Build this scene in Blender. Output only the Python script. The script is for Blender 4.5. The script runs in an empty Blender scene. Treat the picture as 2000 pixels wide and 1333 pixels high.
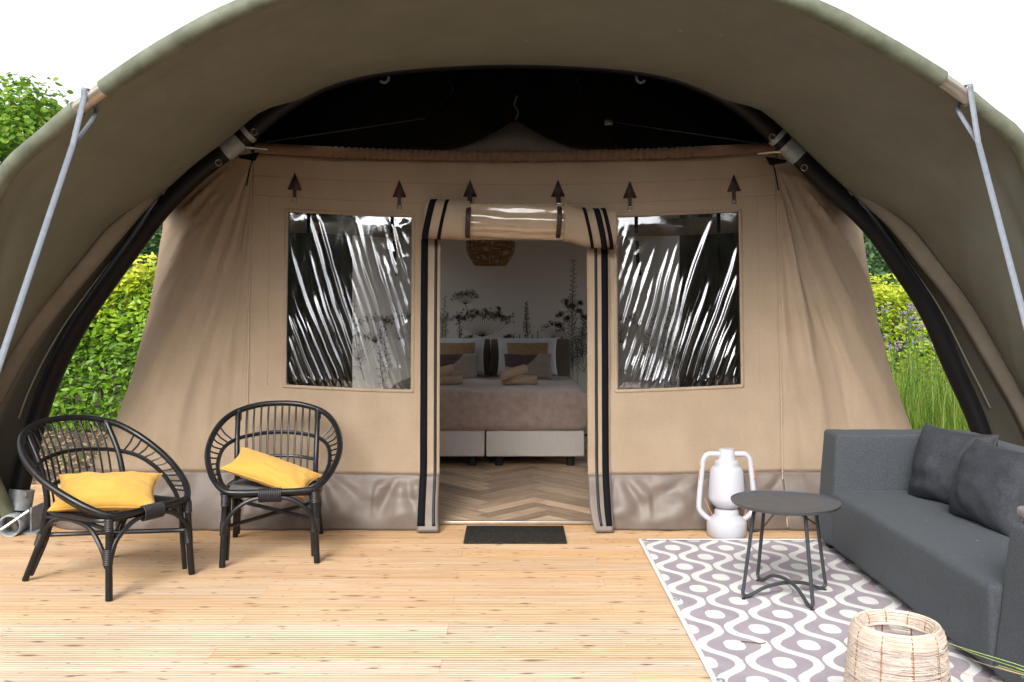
import bpy, bmesh, math, random
import numpy as np
from mathutils import Vector, Matrix, noise
random.seed(7); np.random.seed(7)
PI = math.pi
S = bpy.context.scene
COL = S.collection

# ------------------------------------------------------------------ camera, world, sun, exposure
H0, F = 1.55, 1850.0
cd = bpy.data.cameras.new('camera'); cam = bpy.data.objects.new('camera', cd); COL.objects.link(cam)
cam.location = (0, 0, H0); cam.rotation_euler = (PI/2, 0, 0)
cd.sensor_width = 36; cd.lens = F/2000*36; cd.shift_y = -86.5/2000; cd.clip_end = 500; cd.clip_start = .05
S.camera = cam
W = bpy.data.worlds.new('World'); S.world = W; W.use_nodes = True
nt = W.node_tree; bg = nt.nodes['Background']
SUN_EL, SUN_AZ = math.radians(38.5), math.radians(196)      # azimuth clockwise from +Y: behind the camera, a little to the left
sky = nt.nodes.new('ShaderNodeTexSky'); sky.sky_type = 'NISHITA'; sky.sun_disc = False
sky.sun_elevation = SUN_EL; sky.sun_rotation = SUN_AZ; sky.dust_density = 4; sky.air_density = 1.0
hs = nt.nodes.new('ShaderNodeHueSaturation'); hs.inputs['Saturation'].default_value = .12
nt.links.new(sky.outputs[0], hs.inputs['Color']); nt.links.new(hs.outputs[0], bg.inputs[0])
bg.inputs[1].default_value = .15
ld = bpy.data.lights.new('sun', 'SUN'); ld.energy = .85; ld.angle = math.radians(25); ld.color = (1, .95, .88)
sun = bpy.data.objects.new('sun', ld); COL.objects.link(sun)
d = Vector((math.sin(SUN_AZ)*math.cos(SUN_EL), math.cos(SUN_AZ)*math.cos(SUN_EL), math.sin(SUN_EL)))
sun.rotation_euler = (-d).to_track_quat('-Z', 'Y').to_euler(); sun.location = (-3, -4, 9)
S.view_settings.view_transform = 'Standard'; S.view_settings.look = 'None'
S.view_settings.exposure = 1.12; S.view_settings.gamma = 1; S.view_settings.use_curve_mapping = False
S.render.engine = 'CYCLES'
S.cycles.use_denoising = True
S.cycles.max_bounces = 10; S.cycles.transparent_max_bounces = 12; S.cycles.diffuse_bounces = 6
S.cycles.sample_clamp_indirect = 6

# ------------------------------------------------------------------ helpers
def P(px, py, d):                      # photograph pixel at a distance -> world point
    return Vector(((px-1000)/F*d, d, H0-(py-580)/F*d))
def G(px, py, z=0):                    # photograph pixel on a level z
    return P(px, py, (H0-z)*F/(py-580))
def cr(pts, n=12, closed=False):       # Catmull-Rom through points
    pts = [Vector(p) for p in pts]; m = len(pts); out = []
    rng = m if closed else m-1
    for i in range(rng):
        if closed: a, b, c, e = pts[(i-1) % m], pts[i], pts[(i+1) % m], pts[(i+2) % m]
        else:
            b, c = pts[i], pts[i+1]
            a = pts[i-1] if i > 0 else b*2-c
            e = pts[i+2] if i+2 < m else c*2-b
        for k in range(n):
            t = k/n
            out.append(.5*((2*b)+(c-a)*t+(2*a-5*b+4*c-e)*t*t+(3*b-a-3*c+e)*t**3))
    if not closed: out.append(pts[-1])
    return out
def resample(pts, n):
    L = [0]
    for a, b in zip(pts, pts[1:]): L.append(L[-1]+(b-a).length)
    out = []; j = 0
    for k in range(n):
        s = L[-1]*k/(n-1)
        while j < len(L)-2 and L[j+1] < s: j += 1
        t = (s-L[j])/max(1e-9, L[j+1]-L[j]); out.append(pts[j].lerp(pts[j+1], min(1, max(0, t))))
    return out
class MB:
    def __init__(s): s.v = []; s.f = []
    def add(s, v, f):
        o = len(s.v); s.v += [tuple(x) for x in v]; s.f += [tuple(i+o for i in q) for q in f]; return s
    def tube(s, pts, r, seg=8, closed=False, caps=True, flat=1.0):
        pts = [Vector(p) for p in pts]; n = len(pts); rr = r if isinstance(r, (list, tuple)) else [r]*n
        v = []; f = []; N = None
        for i, p in enumerate(pts):
            if closed: T = (pts[(i+1) % n]-pts[i-1])
            else: T = (pts[min(i+1, n-1)]-pts[max(i-1, 0)])
            T = T.normalized() if T.length > 1e-9 else Vector((0, 0, 1))
            if N is None:
                N = T.cross(Vector((0, 0, 1)))
                if N.length < .1: N = T.cross(Vector((0, 1, 0)))
            N = (N-T*N.dot(T)).normalized(); B = T.cross(N)
            for k in range(seg):
                a = 2*PI*k/seg
                v.append(p+(N*math.cos(a)+B*math.sin(a)*flat)*rr[i])
        m = n if closed else n-1
        for i in range(m):
            for k in range(seg):
                a = i*seg+k; b = i*seg+(k+1) % seg; c = ((i+1) % n)*seg+(k+1) % seg; e = ((i+1) % n)*seg+k
                f.append((a, b, c, e))
        if caps and not closed:
            f.append(tuple(range(seg))[::-1]); f.append(tuple((n-1)*seg+k for k in range(seg)))
        return s.add(v, f)
    def lathe(s, prof, c=(0, 0, 0), seg=32):
        v = []; f = []; n = len(prof)
        for r, z in prof:
            for k in range(seg):
                a = 2*PI*k/seg; v.append((c[0]+r*math.cos(a), c[1]+r*math.sin(a), c[2]+z))
        for i in range(n-1):
            for k in range(seg):
                f.append((i*seg+k, i*seg+(k+1) % seg, (i+1)*seg+(k+1) % seg, (i+1)*seg+k))
        if prof[0][0] > 1e-4: f.append(tuple(range(seg))[::-1])
        if prof[-1][0] > 1e-4: f.append(tuple((n-1)*seg+k for k in range(seg)))
        return s.add(v, f)
    def box(s, x0, x1, y0, y1, z0, z1, bev=0, seg=3, M=None):
        bm = bmesh.new(); bmesh.ops.create_cube(bm, size=1)
        for q in bm.verts: q.co = Vector(((x0+x1)/2+q.co.x*(x1-x0), (y0+y1)/2+q.co.y*(y1-y0), (z0+z1)/2+q.co.z*(z1-z0)))
        if bev: bmesh.ops.bevel(bm, geom=bm.edges[:], offset=bev, segments=seg, profile=.5, affect='EDGES')
        if M is not None: bmesh.ops.transform(bm, matrix=M, verts=bm.verts)
        bm.verts.index_update()
        s.add([q.co.copy() for q in bm.verts], [[w.index for w in q.verts] for q in bm.faces]); bm.free(); return s
    def grid(s, fn, us, vs):           # fn(u,v)->point or None-skipped via skip
        nu, nv = len(us), len(vs)
        return s.add([fn(u, v) for v in vs for u in us],
                     [(j*nu+i, j*nu+i+1, (j+1)*nu+i+1, (j+1)*nu+i) for j in range(nv-1) for i in range(nu-1)])
def lin(a, b, n): return [a+(b-a)*k/(n-1) for k in range(n)]
def mesh(name, mb, m, smooth=True, ang=40):
    me = bpy.data.meshes.new(name); me.from_pydata(mb.v, [], mb.f); me.validate()
    if m is not None: me.materials.append(m)
    if smooth:
        me.polygons.foreach_set('use_smooth', [True]*len(me.polygons))
        if ang: me.set_sharp_from_angle(angle=math.radians(ang))
    me.update(); return me
def root_loc(o):
    while o.parent: o = o.parent
    return Vector(o.location)
def obj(name, mb, m, parent=None, world=False, smooth=True, ang=40, solid=0, sub=0, kind=None, label=None):
    if world and parent is not None:
        L = root_loc(parent); mb.v = [(x-L.x, y-L.y, z-L.z) for x, y, z in mb.v]
    me = mb if isinstance(mb, bpy.types.Mesh) else mesh(name, mb, m, smooth, ang)
    o = bpy.data.objects.new(name, me); COL.objects.link(o)
    if parent is not None: o.parent = parent
    if solid:
        md = o.modifiers.new('solid', 'SOLIDIFY'); md.thickness = abs(solid); md.offset = 0 if solid > 0 else 1
    if sub:
        md = o.modifiers.new('sub', 'SUBSURF'); md.levels = md.render_levels = sub
    if kind: o['kind'] = kind
    if label: o['label'] = label
    return o
def tag(o, label, cat, group=None):
    o['label'] = label; o['category'] = cat
    if group: o['group'] = group
    return o
def thing(name, label, cat, loc=(0, 0, 0), rotz=0, group=None):
    o = bpy.data.objects.new(name, None); COL.objects.link(o); o.empty_display_size = .1
    o.location = loc; o.rotation_euler = (0, 0, rotz)
    return tag(o, label, cat, group)
def fbm(x, y, z=0, o=3): return noise.fractal(Vector((x, y, z)), 1.0, 2.0, o)

# ------------------------------------------------------------------ materials
def new_mat(name):
    m = bpy.data.materials.new(name); m.use_nodes = True
    return m, m.node_tree, m.node_tree.nodes['Principled BSDF']
def nd(t, typ, **kw):
    n = t.nodes.new(typ)
    for k, v in kw.items():
        if k.startswith('i_'):
            key = k[2:]; key = int(key) if key.isdigit() else key
            n.inputs[key].default_value = v
        else: setattr(n, k, v)
    return n
def coords(t, kind='Object', scale=(1, 1, 1), rnd=False):
    tc = nd(t, 'ShaderNodeTexCoord'); mp = nd(t, 'ShaderNodeMapping'); mp.inputs['Scale'].default_value = scale
    t.links.new(tc.outputs[kind], mp.inputs[0])
    if rnd:
        oi = nd(t, 'ShaderNodeObjectInfo'); ma = nd(t, 'ShaderNodeVectorMath', operation='SCALE'); ma.inputs[0].default_value = (37, 19, 53)
        t.links.new(oi.outputs['Random'], ma.inputs['Scale']); t.links.new(ma.outputs[0], mp.inputs['Location'])
    return mp
def ramp(t, src, stops, interp='LINEAR'):
    r = nd(t, 'ShaderNodeValToRGB'); r.color_ramp.interpolation = interp
    e = r.color_ramp.elements
    while len(e) > 1: e.remove(e[-1])
    e[0].position = stops[0][0]; e[0].color = (*stops[0][1], 1)
    for p, c in stops[1:]:
        q = e.new(p); q.color = (*c, 1)
    t.links.new(src, r.inputs[0]); return r
def mat(name, c, c2=None, rough=.6, nscale=6, bump=0, bscale=200, bdist=.002, metal=0, spec=.5, translucent=0, tcol=None, sheen=0, coat=0, weave=0, rvar=0, marks=0, specks=0):
    m, t, b = new_mat(name); L = t.links.new
    b.inputs['Roughness'].default_value = rough; b.inputs['Metallic'].default_value = metal
    b.inputs['Specular IOR Level'].default_value = spec
    if coat: b.inputs['Coat Weight'].default_value = coat; b.inputs['Coat Roughness'].default_value = .15
    if sheen: b.inputs['Sheen Weight'].default_value = sheen; b.inputs['Sheen Roughness'].default_value = .5
    b.inputs['Base Color'].default_value = (*c, 1)
    mp = coords(t)
    colsock = None
    if c2:
        n = nd(t, 'ShaderNodeTexNoise', i_Scale=nscale, i_Detail=6.0, i_Roughness=.65); L(mp.outputs[0], n.inputs['Vector'])
        r = ramp(t, n.outputs[0], [(.35, c), (.65, c2)]); L(r.outputs[0], b.inputs['Base Color']); colsock = r.outputs[0]
        if marks:      # faint water marks running down the cloth, and the grain of the weave
            ms_ = coords(t, scale=(5, 5, .9)); nm = nd(t, 'ShaderNodeTexNoise', i_Scale=1.0, i_Detail=7.0, i_Roughness=.7); L(ms_.outputs[0], nm.inputs['Vector'])
            nf = nd(t, 'ShaderNodeTexNoise', i_Scale=120.0, i_Detail=2.0); L(mp.outputs[0], nf.inputs['Vector'])
            m1 = nd(t, 'ShaderNodeMapRange'); m1.inputs[1].default_value = .3; m1.inputs[2].default_value = .7; m1.inputs[3].default_value = 1-marks; m1.inputs[4].default_value = 1+marks*.4; L(nm.outputs[0], m1.inputs[0])
            m2 = nd(t, 'ShaderNodeMapRange'); m2.inputs[1].default_value = .3; m2.inputs[2].default_value = .7; m2.inputs[3].default_value = .93; m2.inputs[4].default_value = 1.06; L(nf.outputs[0], m2.inputs[0])
            m3 = nd(t, 'ShaderNodeMath', operation='MULTIPLY'); L(m1.outputs[0], m3.inputs[0]); L(m2.outputs[0], m3.inputs[1])
            hv = nd(t, 'ShaderNodeHueSaturation'); L(colsock, hv.inputs['Color']); L(m3.outputs[0], hv.inputs['Value']); colsock = hv.outputs[0]
            if specks:
                vo = nd(t, 'ShaderNodeTexVoronoi', i_Scale=3.2); L(mp.outputs[0], vo.inputs['Vector'])
                lt = nd(t, 'ShaderNodeMapRange'); lt.inputs[1].default_value = .02; lt.inputs[2].default_value = .05; lt.inputs[3].default_value = specks; lt.inputs[4].default_value = 0; L(vo.outputs['Distance'], lt.inputs[0])
                mxs = nd(t, 'ShaderNodeMixRGB'); mxs.inputs[2].default_value = (.5, .5, .45, 1); L(lt.outputs[0], mxs.inputs[0]); L(colsock, mxs.inputs[1]); colsock = mxs.outputs[0]
            L(colsock, b.inputs['Base Color'])
        if rvar:
            mr = nd(t, 'ShaderNodeMapRange'); mr.inputs[3].default_value = rough-rvar; mr.inputs[4].default_value = rough+rvar
            mr.inputs[1].default_value = .3; mr.inputs[2].default_value = .7
            L(n.outputs[0], mr.inputs[0]); L(mr.outputs[0], b.inputs['Roughness'])
    if bump:
        if weave:
            w1 = nd(t, 'ShaderNodeTexWave', i_Scale=weave, i_Distortion=.6); w1.bands_direction = 'X'
            w2 = nd(t, 'ShaderNodeTexWave', i_Scale=weave, i_Distortion=.6); w2.bands_direction = 'Z'
            L(mp.outputs[0], w1.inputs[0]); L(mp.outputs[0], w2.inputs[0])
            mx = nd(t, 'ShaderNodeMath', operation='ADD'); L(w1.outputs[1], mx.inputs[0]); L(w2.outputs[1], mx.inputs[1]); src = mx.outputs[0]
        else:
            n2 = nd(t, 'ShaderNodeTexNoise', i_Scale=bscale, i_Detail=4.0); L(mp.outputs[0], n2.inputs['Vector']); src = n2.outputs[0]
        bp = nd(t, 'ShaderNodeBump', i_Strength=bump, i_Distance=bdist); L(src, bp.inputs['Height']); L(bp.outputs[0], b.inputs['Normal'])
    if translucent:
        tr = nd(t, 'ShaderNodeBsdfTranslucent'); tr.inputs[0].default_value = (*(tcol or c), 1)
        if colsock and not tcol: L(colsock, tr.inputs[0])
        mx = nd(t, 'ShaderNodeMixShader', i_0=translucent); L(b.outputs[0], mx.inputs[1]); L(tr.outputs[0], mx.inputs[2])
        L(mx.outputs[0], t.nodes['Material Output'].inputs[0])
    return m
def wood_mat(name, cols, knots=True, scale=1.0, rough=.55):
    m, t, b = new_mat(name); L = t.links.new
    mp = coords(t, scale=(1, 1, 1), rnd=True)
    st = nd(t, 'ShaderNodeMapping'); st.inputs['Scale'].default_value = (1.1*scale, 26*scale, 12*scale); L(mp.outputs[0], st.inputs[0])
    n = nd(t, 'ShaderNodeTexNoise', i_Scale=1.6, i_Detail=9.0, i_Roughness=.7, i_Distortion=.5); L(st.outputs[0], n.inputs['Vector'])
    r = ramp(t, n.outputs[0], [(.25, cols[0]), (.48, cols[1]), (.62, cols[2]), (.8, cols[1])])
    oi = nd(t, 'ShaderNodeObjectInfo')
    hv = nd(t, 'ShaderNodeHueSaturation'); L(r.outputs[0], hv.inputs['Color'])
    mr = nd(t, 'ShaderNodeMapRange'); mr.inputs[3].default_value = .91; mr.inputs[4].default_value = 1.05; L(oi.outputs['Random'], mr.inputs[0]); L(mr.outputs[0], hv.inputs['Value'])
    m2 = nd(t, 'ShaderNodeMath', operation='MULTIPLY'); m2.inputs[1].default_value = 7.31; L(oi.outputs['Random'], m2.inputs[0])
    fr = nd(t, 'ShaderNodeMath', operation='FRACT'); L(m2.outputs[0], fr.inputs[0])
    ms = nd(t, 'ShaderNodeMapRange'); ms.inputs[3].default_value = .75; ms.inputs[4].default_value = 1.15; L(fr.outputs[0], ms.inputs[0]); L(ms.outputs[0], hv.inputs['Saturation'])
    last = hv.outputs[0]
    if knots:
        for (sx, sy, thr, col, amt) in ((2.6, 8, .13, (.17, .085, .04), .9), (5.5, 18, .15, (.07, .042, .028), .92), (.9, 4.5, .20, (.50, .22, .06), .5), (9, 26, .12, (.12, .07, .04), .7)):
            sk = nd(t, 'ShaderNodeMapping'); sk.inputs['Scale'].default_value = (sx, sy, 1); L(mp.outputs[0], sk.inputs[0])
            nz = nd(t, 'ShaderNodeTexNoise', i_Scale=3.0, i_Detail=3.0); L(sk.outputs[0], nz.inputs['Vector'])
            mxv = nd(t, 'ShaderNodeMixRGB', i_0=.12); L(sk.outputs[0], mxv.inputs[1]); L(nz.outputs['Color'], mxv.inputs[2])
            vo = nd(t, 'ShaderNodeTexVoronoi', voronoi_dimensions='2D', i_Scale=1.0); L(mxv.outputs[0], vo.inputs['Vector'])
            # only some cells carry a knot
            sep = nd(t, 'ShaderNodeSeparateColor'); L(vo.outputs['Color'], sep.inputs[0])
            t0 = nd(t, 'ShaderNodeMath', operation='MULTIPLY_ADD'); t0.inputs[1].default_value = thr*3.4; t0.inputs[2].default_value = -thr*1.85; L(sep.outputs[0], t0.inputs[0])
            th = nd(t, 'ShaderNodeMath', operation='MAXIMUM'); th.inputs[1].default_value = .002; L(t0.outputs[0], th.inputs[0])
            ks = nd(t, 'ShaderNodeMapRange', interpolation_type='SMOOTHSTEP'); ks.inputs[1].default_value = 0; ks.inputs[3].default_value = amt; ks.inputs[4].default_value = 0
            L(vo.outputs['Distance'], ks.inputs[0]); L(th.outputs[0], ks.inputs[2])
            mx = nd(t, 'ShaderNodeMixRGB'); mx.inputs[2].default_value = (*col, 1); L(ks.outputs[0], mx.inputs[0]); L(last, mx.inputs[1]); last = mx.outputs[0]
    if knots:
        # dirt sitting in the milled grooves, with their shade strengthened in the colour
        tc = nd(t, 'ShaderNodeTexCoord'); sp = nd(t, 'ShaderNodeSeparateXYZ'); L(tc.outputs['Object'], sp.inputs[0])
        a1 = nd(t, 'ShaderNodeMath', operation='MULTIPLY_ADD'); a1.inputs[1].default_value = 6/.1415; a1.inputs[2].default_value = 3.5; L(sp.outputs[1], a1.inputs[0])
        a2 = nd(t, 'ShaderNodeMath', operation='FRACT'); L(a1.outputs[0], a2.inputs[0])
        a3 = nd(t, 'ShaderNodeMath', operation='SUBTRACT'); a3.inputs[1].default_value = .5; L(a2.outputs[0], a3.inputs[0])
        a4 = nd(t, 'ShaderNodeMath', operation='ABSOLUTE'); L(a3.outputs[0], a4.inputs[0])
        a5 = nd(t, 'ShaderNodeMapRange'); a5.inputs[1].default_value = .05; a5.inputs[2].default_value = .16; a5.inputs[3].default_value = 1; a5.inputs[4].default_value = 0; L(a4.outputs[0], a5.inputs[0])
        gm = nd(t, 'ShaderNodeMapping'); gm.inputs['Scale'].default_value = (.9, 20, 1); L(mp.outputs[0], gm.inputs[0])
        gn = nd(t, 'ShaderNodeTexNoise', i_Scale=1.0, i_Detail=5.0); L(gm.outputs[0], gn.inputs['Vector'])
        g2 = nd(t, 'ShaderNodeMapRange'); g2.inputs[1].default_value = .35; g2.inputs[2].default_value = .7; g2.inputs[3].default_value = .05; g2.inputs[4].default_value = .75; L(gn.outputs[0], g2.inputs[0])
        g3 = nd(t, 'ShaderNodeMath', operation='MULTIPLY'); L(a5.outputs[0], g3.inputs[0]); L(g2.outputs[0], g3.inputs[1])
        mg = nd(t, 'ShaderNodeMixRGB'); mg.inputs[2].default_value = (.20, .10, .045, 1); L(g3.outputs[0], mg.inputs[0]); L(last, mg.inputs[1]); last = mg.outputs[0]
        ge = nd(t, 'ShaderNodeNewGeometry'); s2 = nd(t, 'ShaderNodeSeparateXYZ'); L(ge.outputs['Position'], s2.inputs[0])  # weather bleaching, with the canopy's shade painted into the rear boards
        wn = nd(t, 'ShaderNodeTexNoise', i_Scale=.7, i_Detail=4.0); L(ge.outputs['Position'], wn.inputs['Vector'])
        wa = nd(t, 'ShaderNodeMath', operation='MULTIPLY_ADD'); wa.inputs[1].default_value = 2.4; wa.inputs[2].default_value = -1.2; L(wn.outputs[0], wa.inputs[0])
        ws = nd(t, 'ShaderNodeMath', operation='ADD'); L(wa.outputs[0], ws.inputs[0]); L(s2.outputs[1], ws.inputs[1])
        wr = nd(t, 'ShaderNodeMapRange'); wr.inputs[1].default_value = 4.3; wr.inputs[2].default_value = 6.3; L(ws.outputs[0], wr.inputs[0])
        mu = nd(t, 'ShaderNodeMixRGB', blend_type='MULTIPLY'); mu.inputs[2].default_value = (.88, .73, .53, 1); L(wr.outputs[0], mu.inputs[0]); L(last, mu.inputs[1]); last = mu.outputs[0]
    L(last, b.inputs['Base Color'])
    b.inputs['Roughness'].default_value = rough; b.inputs['Specular IOR Level'].default_value = .35
    bp = nd(t, 'ShaderNodeBump', i_Strength=.35, i_Distance=.002); L(n.outputs[0], bp.inputs['Height']); L(bp.outputs[0], b.inputs['Normal'])
    return m
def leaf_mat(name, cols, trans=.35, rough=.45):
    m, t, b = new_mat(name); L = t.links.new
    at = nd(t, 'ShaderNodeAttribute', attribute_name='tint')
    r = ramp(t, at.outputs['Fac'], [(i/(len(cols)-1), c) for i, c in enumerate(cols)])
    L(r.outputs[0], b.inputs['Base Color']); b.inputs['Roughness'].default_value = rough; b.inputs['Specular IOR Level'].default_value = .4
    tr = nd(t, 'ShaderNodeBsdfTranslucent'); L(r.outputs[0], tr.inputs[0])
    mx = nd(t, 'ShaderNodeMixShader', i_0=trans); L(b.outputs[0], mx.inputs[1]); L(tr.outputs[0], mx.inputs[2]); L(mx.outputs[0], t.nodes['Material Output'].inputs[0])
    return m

M_canvas = mat('canvas', (.47, .36, .255), (.53, .41, .295), rough=.85, nscale=3, bump=.25, weave=260, bdist=.0008, spec=.2, translucent=.30, tcol=(.60, .47, .34), marks=.10)
M_canvas_in = mat('canvas_seam', (.42, .32, .23), (.46, .36, .265), rough=.9, spec=.15)
M_skirt = mat('pvc_skirt', (.135, .103, .083), (.17, .132, .108), rough=.46, nscale=5, bump=.15, bscale=40, bdist=.002, spec=.4, rvar=.06)
M_sleeve = mat('brown_sleeve', (.15, .085, .05), (.19, .11, .07), rough=.8, nscale=20, bump=.3, bscale=150)
M_black = mat('black_webbing', (.006, .006, .008), rough=.85, bump=.3, bscale=400, spec=.12)
M_zip = mat('zip_tape', (.010, .010, .012), rough=.6, bump=.4, bscale=500)
M_tab = mat('brown_tab', (.035, .015, .012), rough=.6)
M_tarp = mat('olive_tarp', (.20, .207, .167), (.228, .236, .194), rough=.62, nscale=2, bump=.12, bscale=60, bdist=.002, spec=.3, translucent=.12, tcol=(.16, .14, .08), marks=.12, specks=.35)
M_sleeve_tarp = mat('tarp_sleeve', (.10, .112, .075), (.19, .205, .145), rough=.6, nscale=7, bump=.2, bscale=30, bdist=.003)
M_hem = mat('tarp_hem', (.20, .18, .145), (.25, .225, .185), rough=.6, nscale=4, bump=.2, bscale=25, bdist=.003)
M_flap = mat('dark_flap', (.05, .045, .032), rough=.7)
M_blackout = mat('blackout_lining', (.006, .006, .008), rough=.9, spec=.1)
M_roofcloth = mat('tent_roof_cloth', (.095, .068, .047), (.115, .083, .058), rough=.9, translucent=.15)
M_pole = mat('black_pole_sleeve', (.006, .006, .007), (.010, .009, .010), rough=.45, nscale=8, bump=.1, bscale=60, spec=.22)
M_alu = mat('aluminium_tube', (.55, .47, .38), (.68, .62, .54), rough=.38, metal=.85, nscale=12)
M_galv = mat('galvanised_steel', (.25, .27, .29), (.38, .40, .42), rough=.6, metal=.5, nscale=25)
M_strap = mat('grey_strap', (.17, .19, .225), (.21, .23, .265), rough=.7, nscale=40, bump=.3, bscale=300)
M_beige = mat('beige_strap', (.42, .38, .31), rough=.75)
M_steel = mat('steel', (.6, .6, .58), rough=.25, metal=1)
M_rattan = mat('black_rattan', (.006, .006, .007), (.012, .012, .014), rough=.36, nscale=18, bump=.2, bscale=90, bdist=.002, spec=.5, rvar=.1)
M_wrap = mat('rattan_binding', (.014, .013, .014), (.03, .028, .03), rough=.5, nscale=60)
M_yellow = mat('mustard_cloth', (.60, .33, .062), (.67, .385, .08), rough=.9, nscale=4, bump=.35, weave=190, bdist=.001, sheen=.2, spec=.15)
M_sofa = mat('charcoal_fabric', (.050, .057, .066), (.080, .088, .099), rough=.9, nscale=110, bump=.5, bscale=500, bdist=.001, sheen=.05, spec=.15)
M_sofa_pil = mat('charcoal_pillow', (.032, .036, .044), (.048, .053, .063), rough=.75, nscale=60, bump=.4, bscale=400, bdist=.001, spec=.3)
M_piping = mat('worn_piping', (.07, .062, .062), rough=.8)
M_table = mat('grey_steel_table', (.062, .066, .074), (.085, .09, .10), rough=.42, nscale=5, spec=.5, rvar=.1)
M_tableleg = mat('grey_steel_leg', (.04, .044, .05), rough=.4)
M_lantern = mat('white_plastic', (.57, .575, .63), (.60, .605, .65), rough=.45, nscale=6, translucent=.2, tcol=(.85, .83, .85))
M_orange = mat('orange_cord', (.65, .17, .08), rough=.6)
M_rubber = mat('black_rubber', (.012, .012, .012), rough=.6)
M_mat = mat('black_doormat', (.012, .012, .014), (.05, .045, .035), rough=.95, nscale=60, bump=1, bscale=220, bdist=.006, spec=.1)
M_natural = mat('natural_thread', (.58, .47, .385), (.70, .59, .50), rough=.85, nscale=30)
M_pend = mat('pendant_rattan', (.17, .085, .03), (.24, .13, .05), rough=.7, nscale=20)
M_wallpaper = mat('pale_wall', (.82, .80, .76), (.85, .83, .79), rough=.9, nscale=2)
M_ink = mat('mural_ink', (.07, .068, .068), rough=.9)
M_headb = mat('taupe_headboard', (.17, .135, .10), (.20, .16, .12), rough=.9, nscale=60, bump=.3, bscale=300)
M_box = mat('greige_upholstery', (.60, .56, .52), (.66, .62, .57), rough=.9, nscale=80, bump=.4, weave=180, bdist=.001)
M_throw = mat('brown_plush', (.38, .28, .24), (.50, .38, .335), rough=1, nscale=14, bump=1, bscale=130, bdist=.012, sheen=.5, spec=.1)
M_white = mat('white_linen', (.70, .71, .74), (.76, .77, .8), rough=.9, nscale=3, bump=.2, bscale=60)
M_grey_duvet = mat('grey_linen', (.36, .33, .31), (.42, .39, .37), rough=.9, nscale=6, bump=.2, bscale=60)
M_wov = mat('woven_cushion', (.30, .19, .10), (.46, .32, .19), rough=.9, nscale=55, bump=1, bscale=90, bdist=.006)
M_towel = mat('beige_towel', (.50, .36, .26), (.58, .43, .32), rough=1, nscale=50, bump=.8, bscale=220, bdist=.004)
M_curtain = mat('brown_curtain', (.07, .05, .04), (.09, .064, .053), rough=.9, nscale=8, translucent=.3)
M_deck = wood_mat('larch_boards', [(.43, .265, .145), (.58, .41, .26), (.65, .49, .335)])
M_soil = mat('soil', (.05, .035, .022), (.10, .07, .045), rough=1, nscale=12, bump=.8, bscale=40, bdist=.02)
M_bark = mat('bark', (.05, .035, .025), (.09, .07, .05), rough=.95, nscale=14, bump=1, bscale=30, bdist=.02)
M_wire = mat('fence_wire', (.03, .035, .03), rough=.5)
M_dirt = mat('dead_leaf', (.10, .045, .03), rough=.9)
# two tone cushion
M_two, t, b = new_mat('two_tone_velvet'); L = t.links.new
tc = nd(t, 'ShaderNodeTexCoord'); sp = nd(t, 'ShaderNodeSeparateXYZ'); L(tc.outputs['Object'], sp.inputs[0])
v1 = nd(t, 'ShaderNodeVectorMath', operation='DISTANCE'); v1.inputs[1].default_value = (-.12, 0, .20); L(tc.outputs['Object'], v1.inputs[0])
r = ramp(t, v1.outputs['Value'], [(.235, (.075, .045, .04)), (.24, (.34, .28, .235))]); L(r.outputs[0], b.inputs['Base Color']); b.inputs['Roughness'].default_value = .8; b.inputs['Sheen Weight'].default_value = .3
# herringbone plank
def plank_mat():
    m, t, b = new_mat('oak_plank'); L = t.links.new
    mp = coords(t, rnd=True); st = nd(t, 'ShaderNodeMapping'); st.inputs['Scale'].default_value = (2.5, 22, 5); L(mp.outputs[0], st.inputs[0])
    n = nd(t, 'ShaderNodeTexNoise', i_Scale=1.5, i_Detail=8.0, i_Roughness=.65); L(st.outputs[0], n.inputs['Vector'])
    r = ramp(t, n.outputs[0], [(.3, (.26, .17, .11)), (.55, (.48, .345, .235)), (.75, (.58, .44, .32))])
    oi = nd(t, 'ShaderNodeObjectInfo'); mr = nd(t, 'ShaderNodeMapRange'); mr.inputs[3].default_value = .55; mr.inputs[4].default_value = 1.35
    hv = nd(t, 'ShaderNodeHueSaturation'); L(oi.outputs['Random'], mr.inputs[0]); L(mr.outputs[0], hv.inputs['Value']); L(r.outputs[0], hv.inputs['Color']); L(hv.outputs[0], b.inputs['Base Color'])
    b.inputs['Roughness'].default_value = .42; return m
M_plank = plank_mat()
# clear vinyl
def vinyl_mat(name, ior, tint):
    m, t, b = new_mat(name); L = t.links.new; t.nodes.remove(b)
    tr = nd(t, 'ShaderNodeBsdfTransparent'); tr.inputs[0].default_value = (*tint, 1)
    gl = nd(t, 'ShaderNodeBsdfGlossy'); gl.inputs['Roughness'].default_value = .07; gl.inputs[0].default_value = (.95, .96, 1, 1)
    fr = nd(t, 'ShaderNodeFresnel', i_IOR=ior); mx = nd(t, 'ShaderNodeMixShader')
    L(fr.outputs[0], mx.inputs[0]); L(tr.outputs[0], mx.inputs[1]); L(gl.outputs[0], mx.inputs[2]); L(mx.outputs[0], t.nodes['Material Output'].inputs[0]); return m
M_vinyl = vinyl_mat('clear_vinyl', 2.9, (.80, .79, .77))
M_vinyl2 = vinyl_mat('clear_side_vinyl', 1.5, (.92, .92, .92))
M_vroll = mat('rolled_vinyl', (.50, .37, .25), (.40, .29, .19), rough=.14, nscale=3, spec=1.0, coat=1.0)

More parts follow.
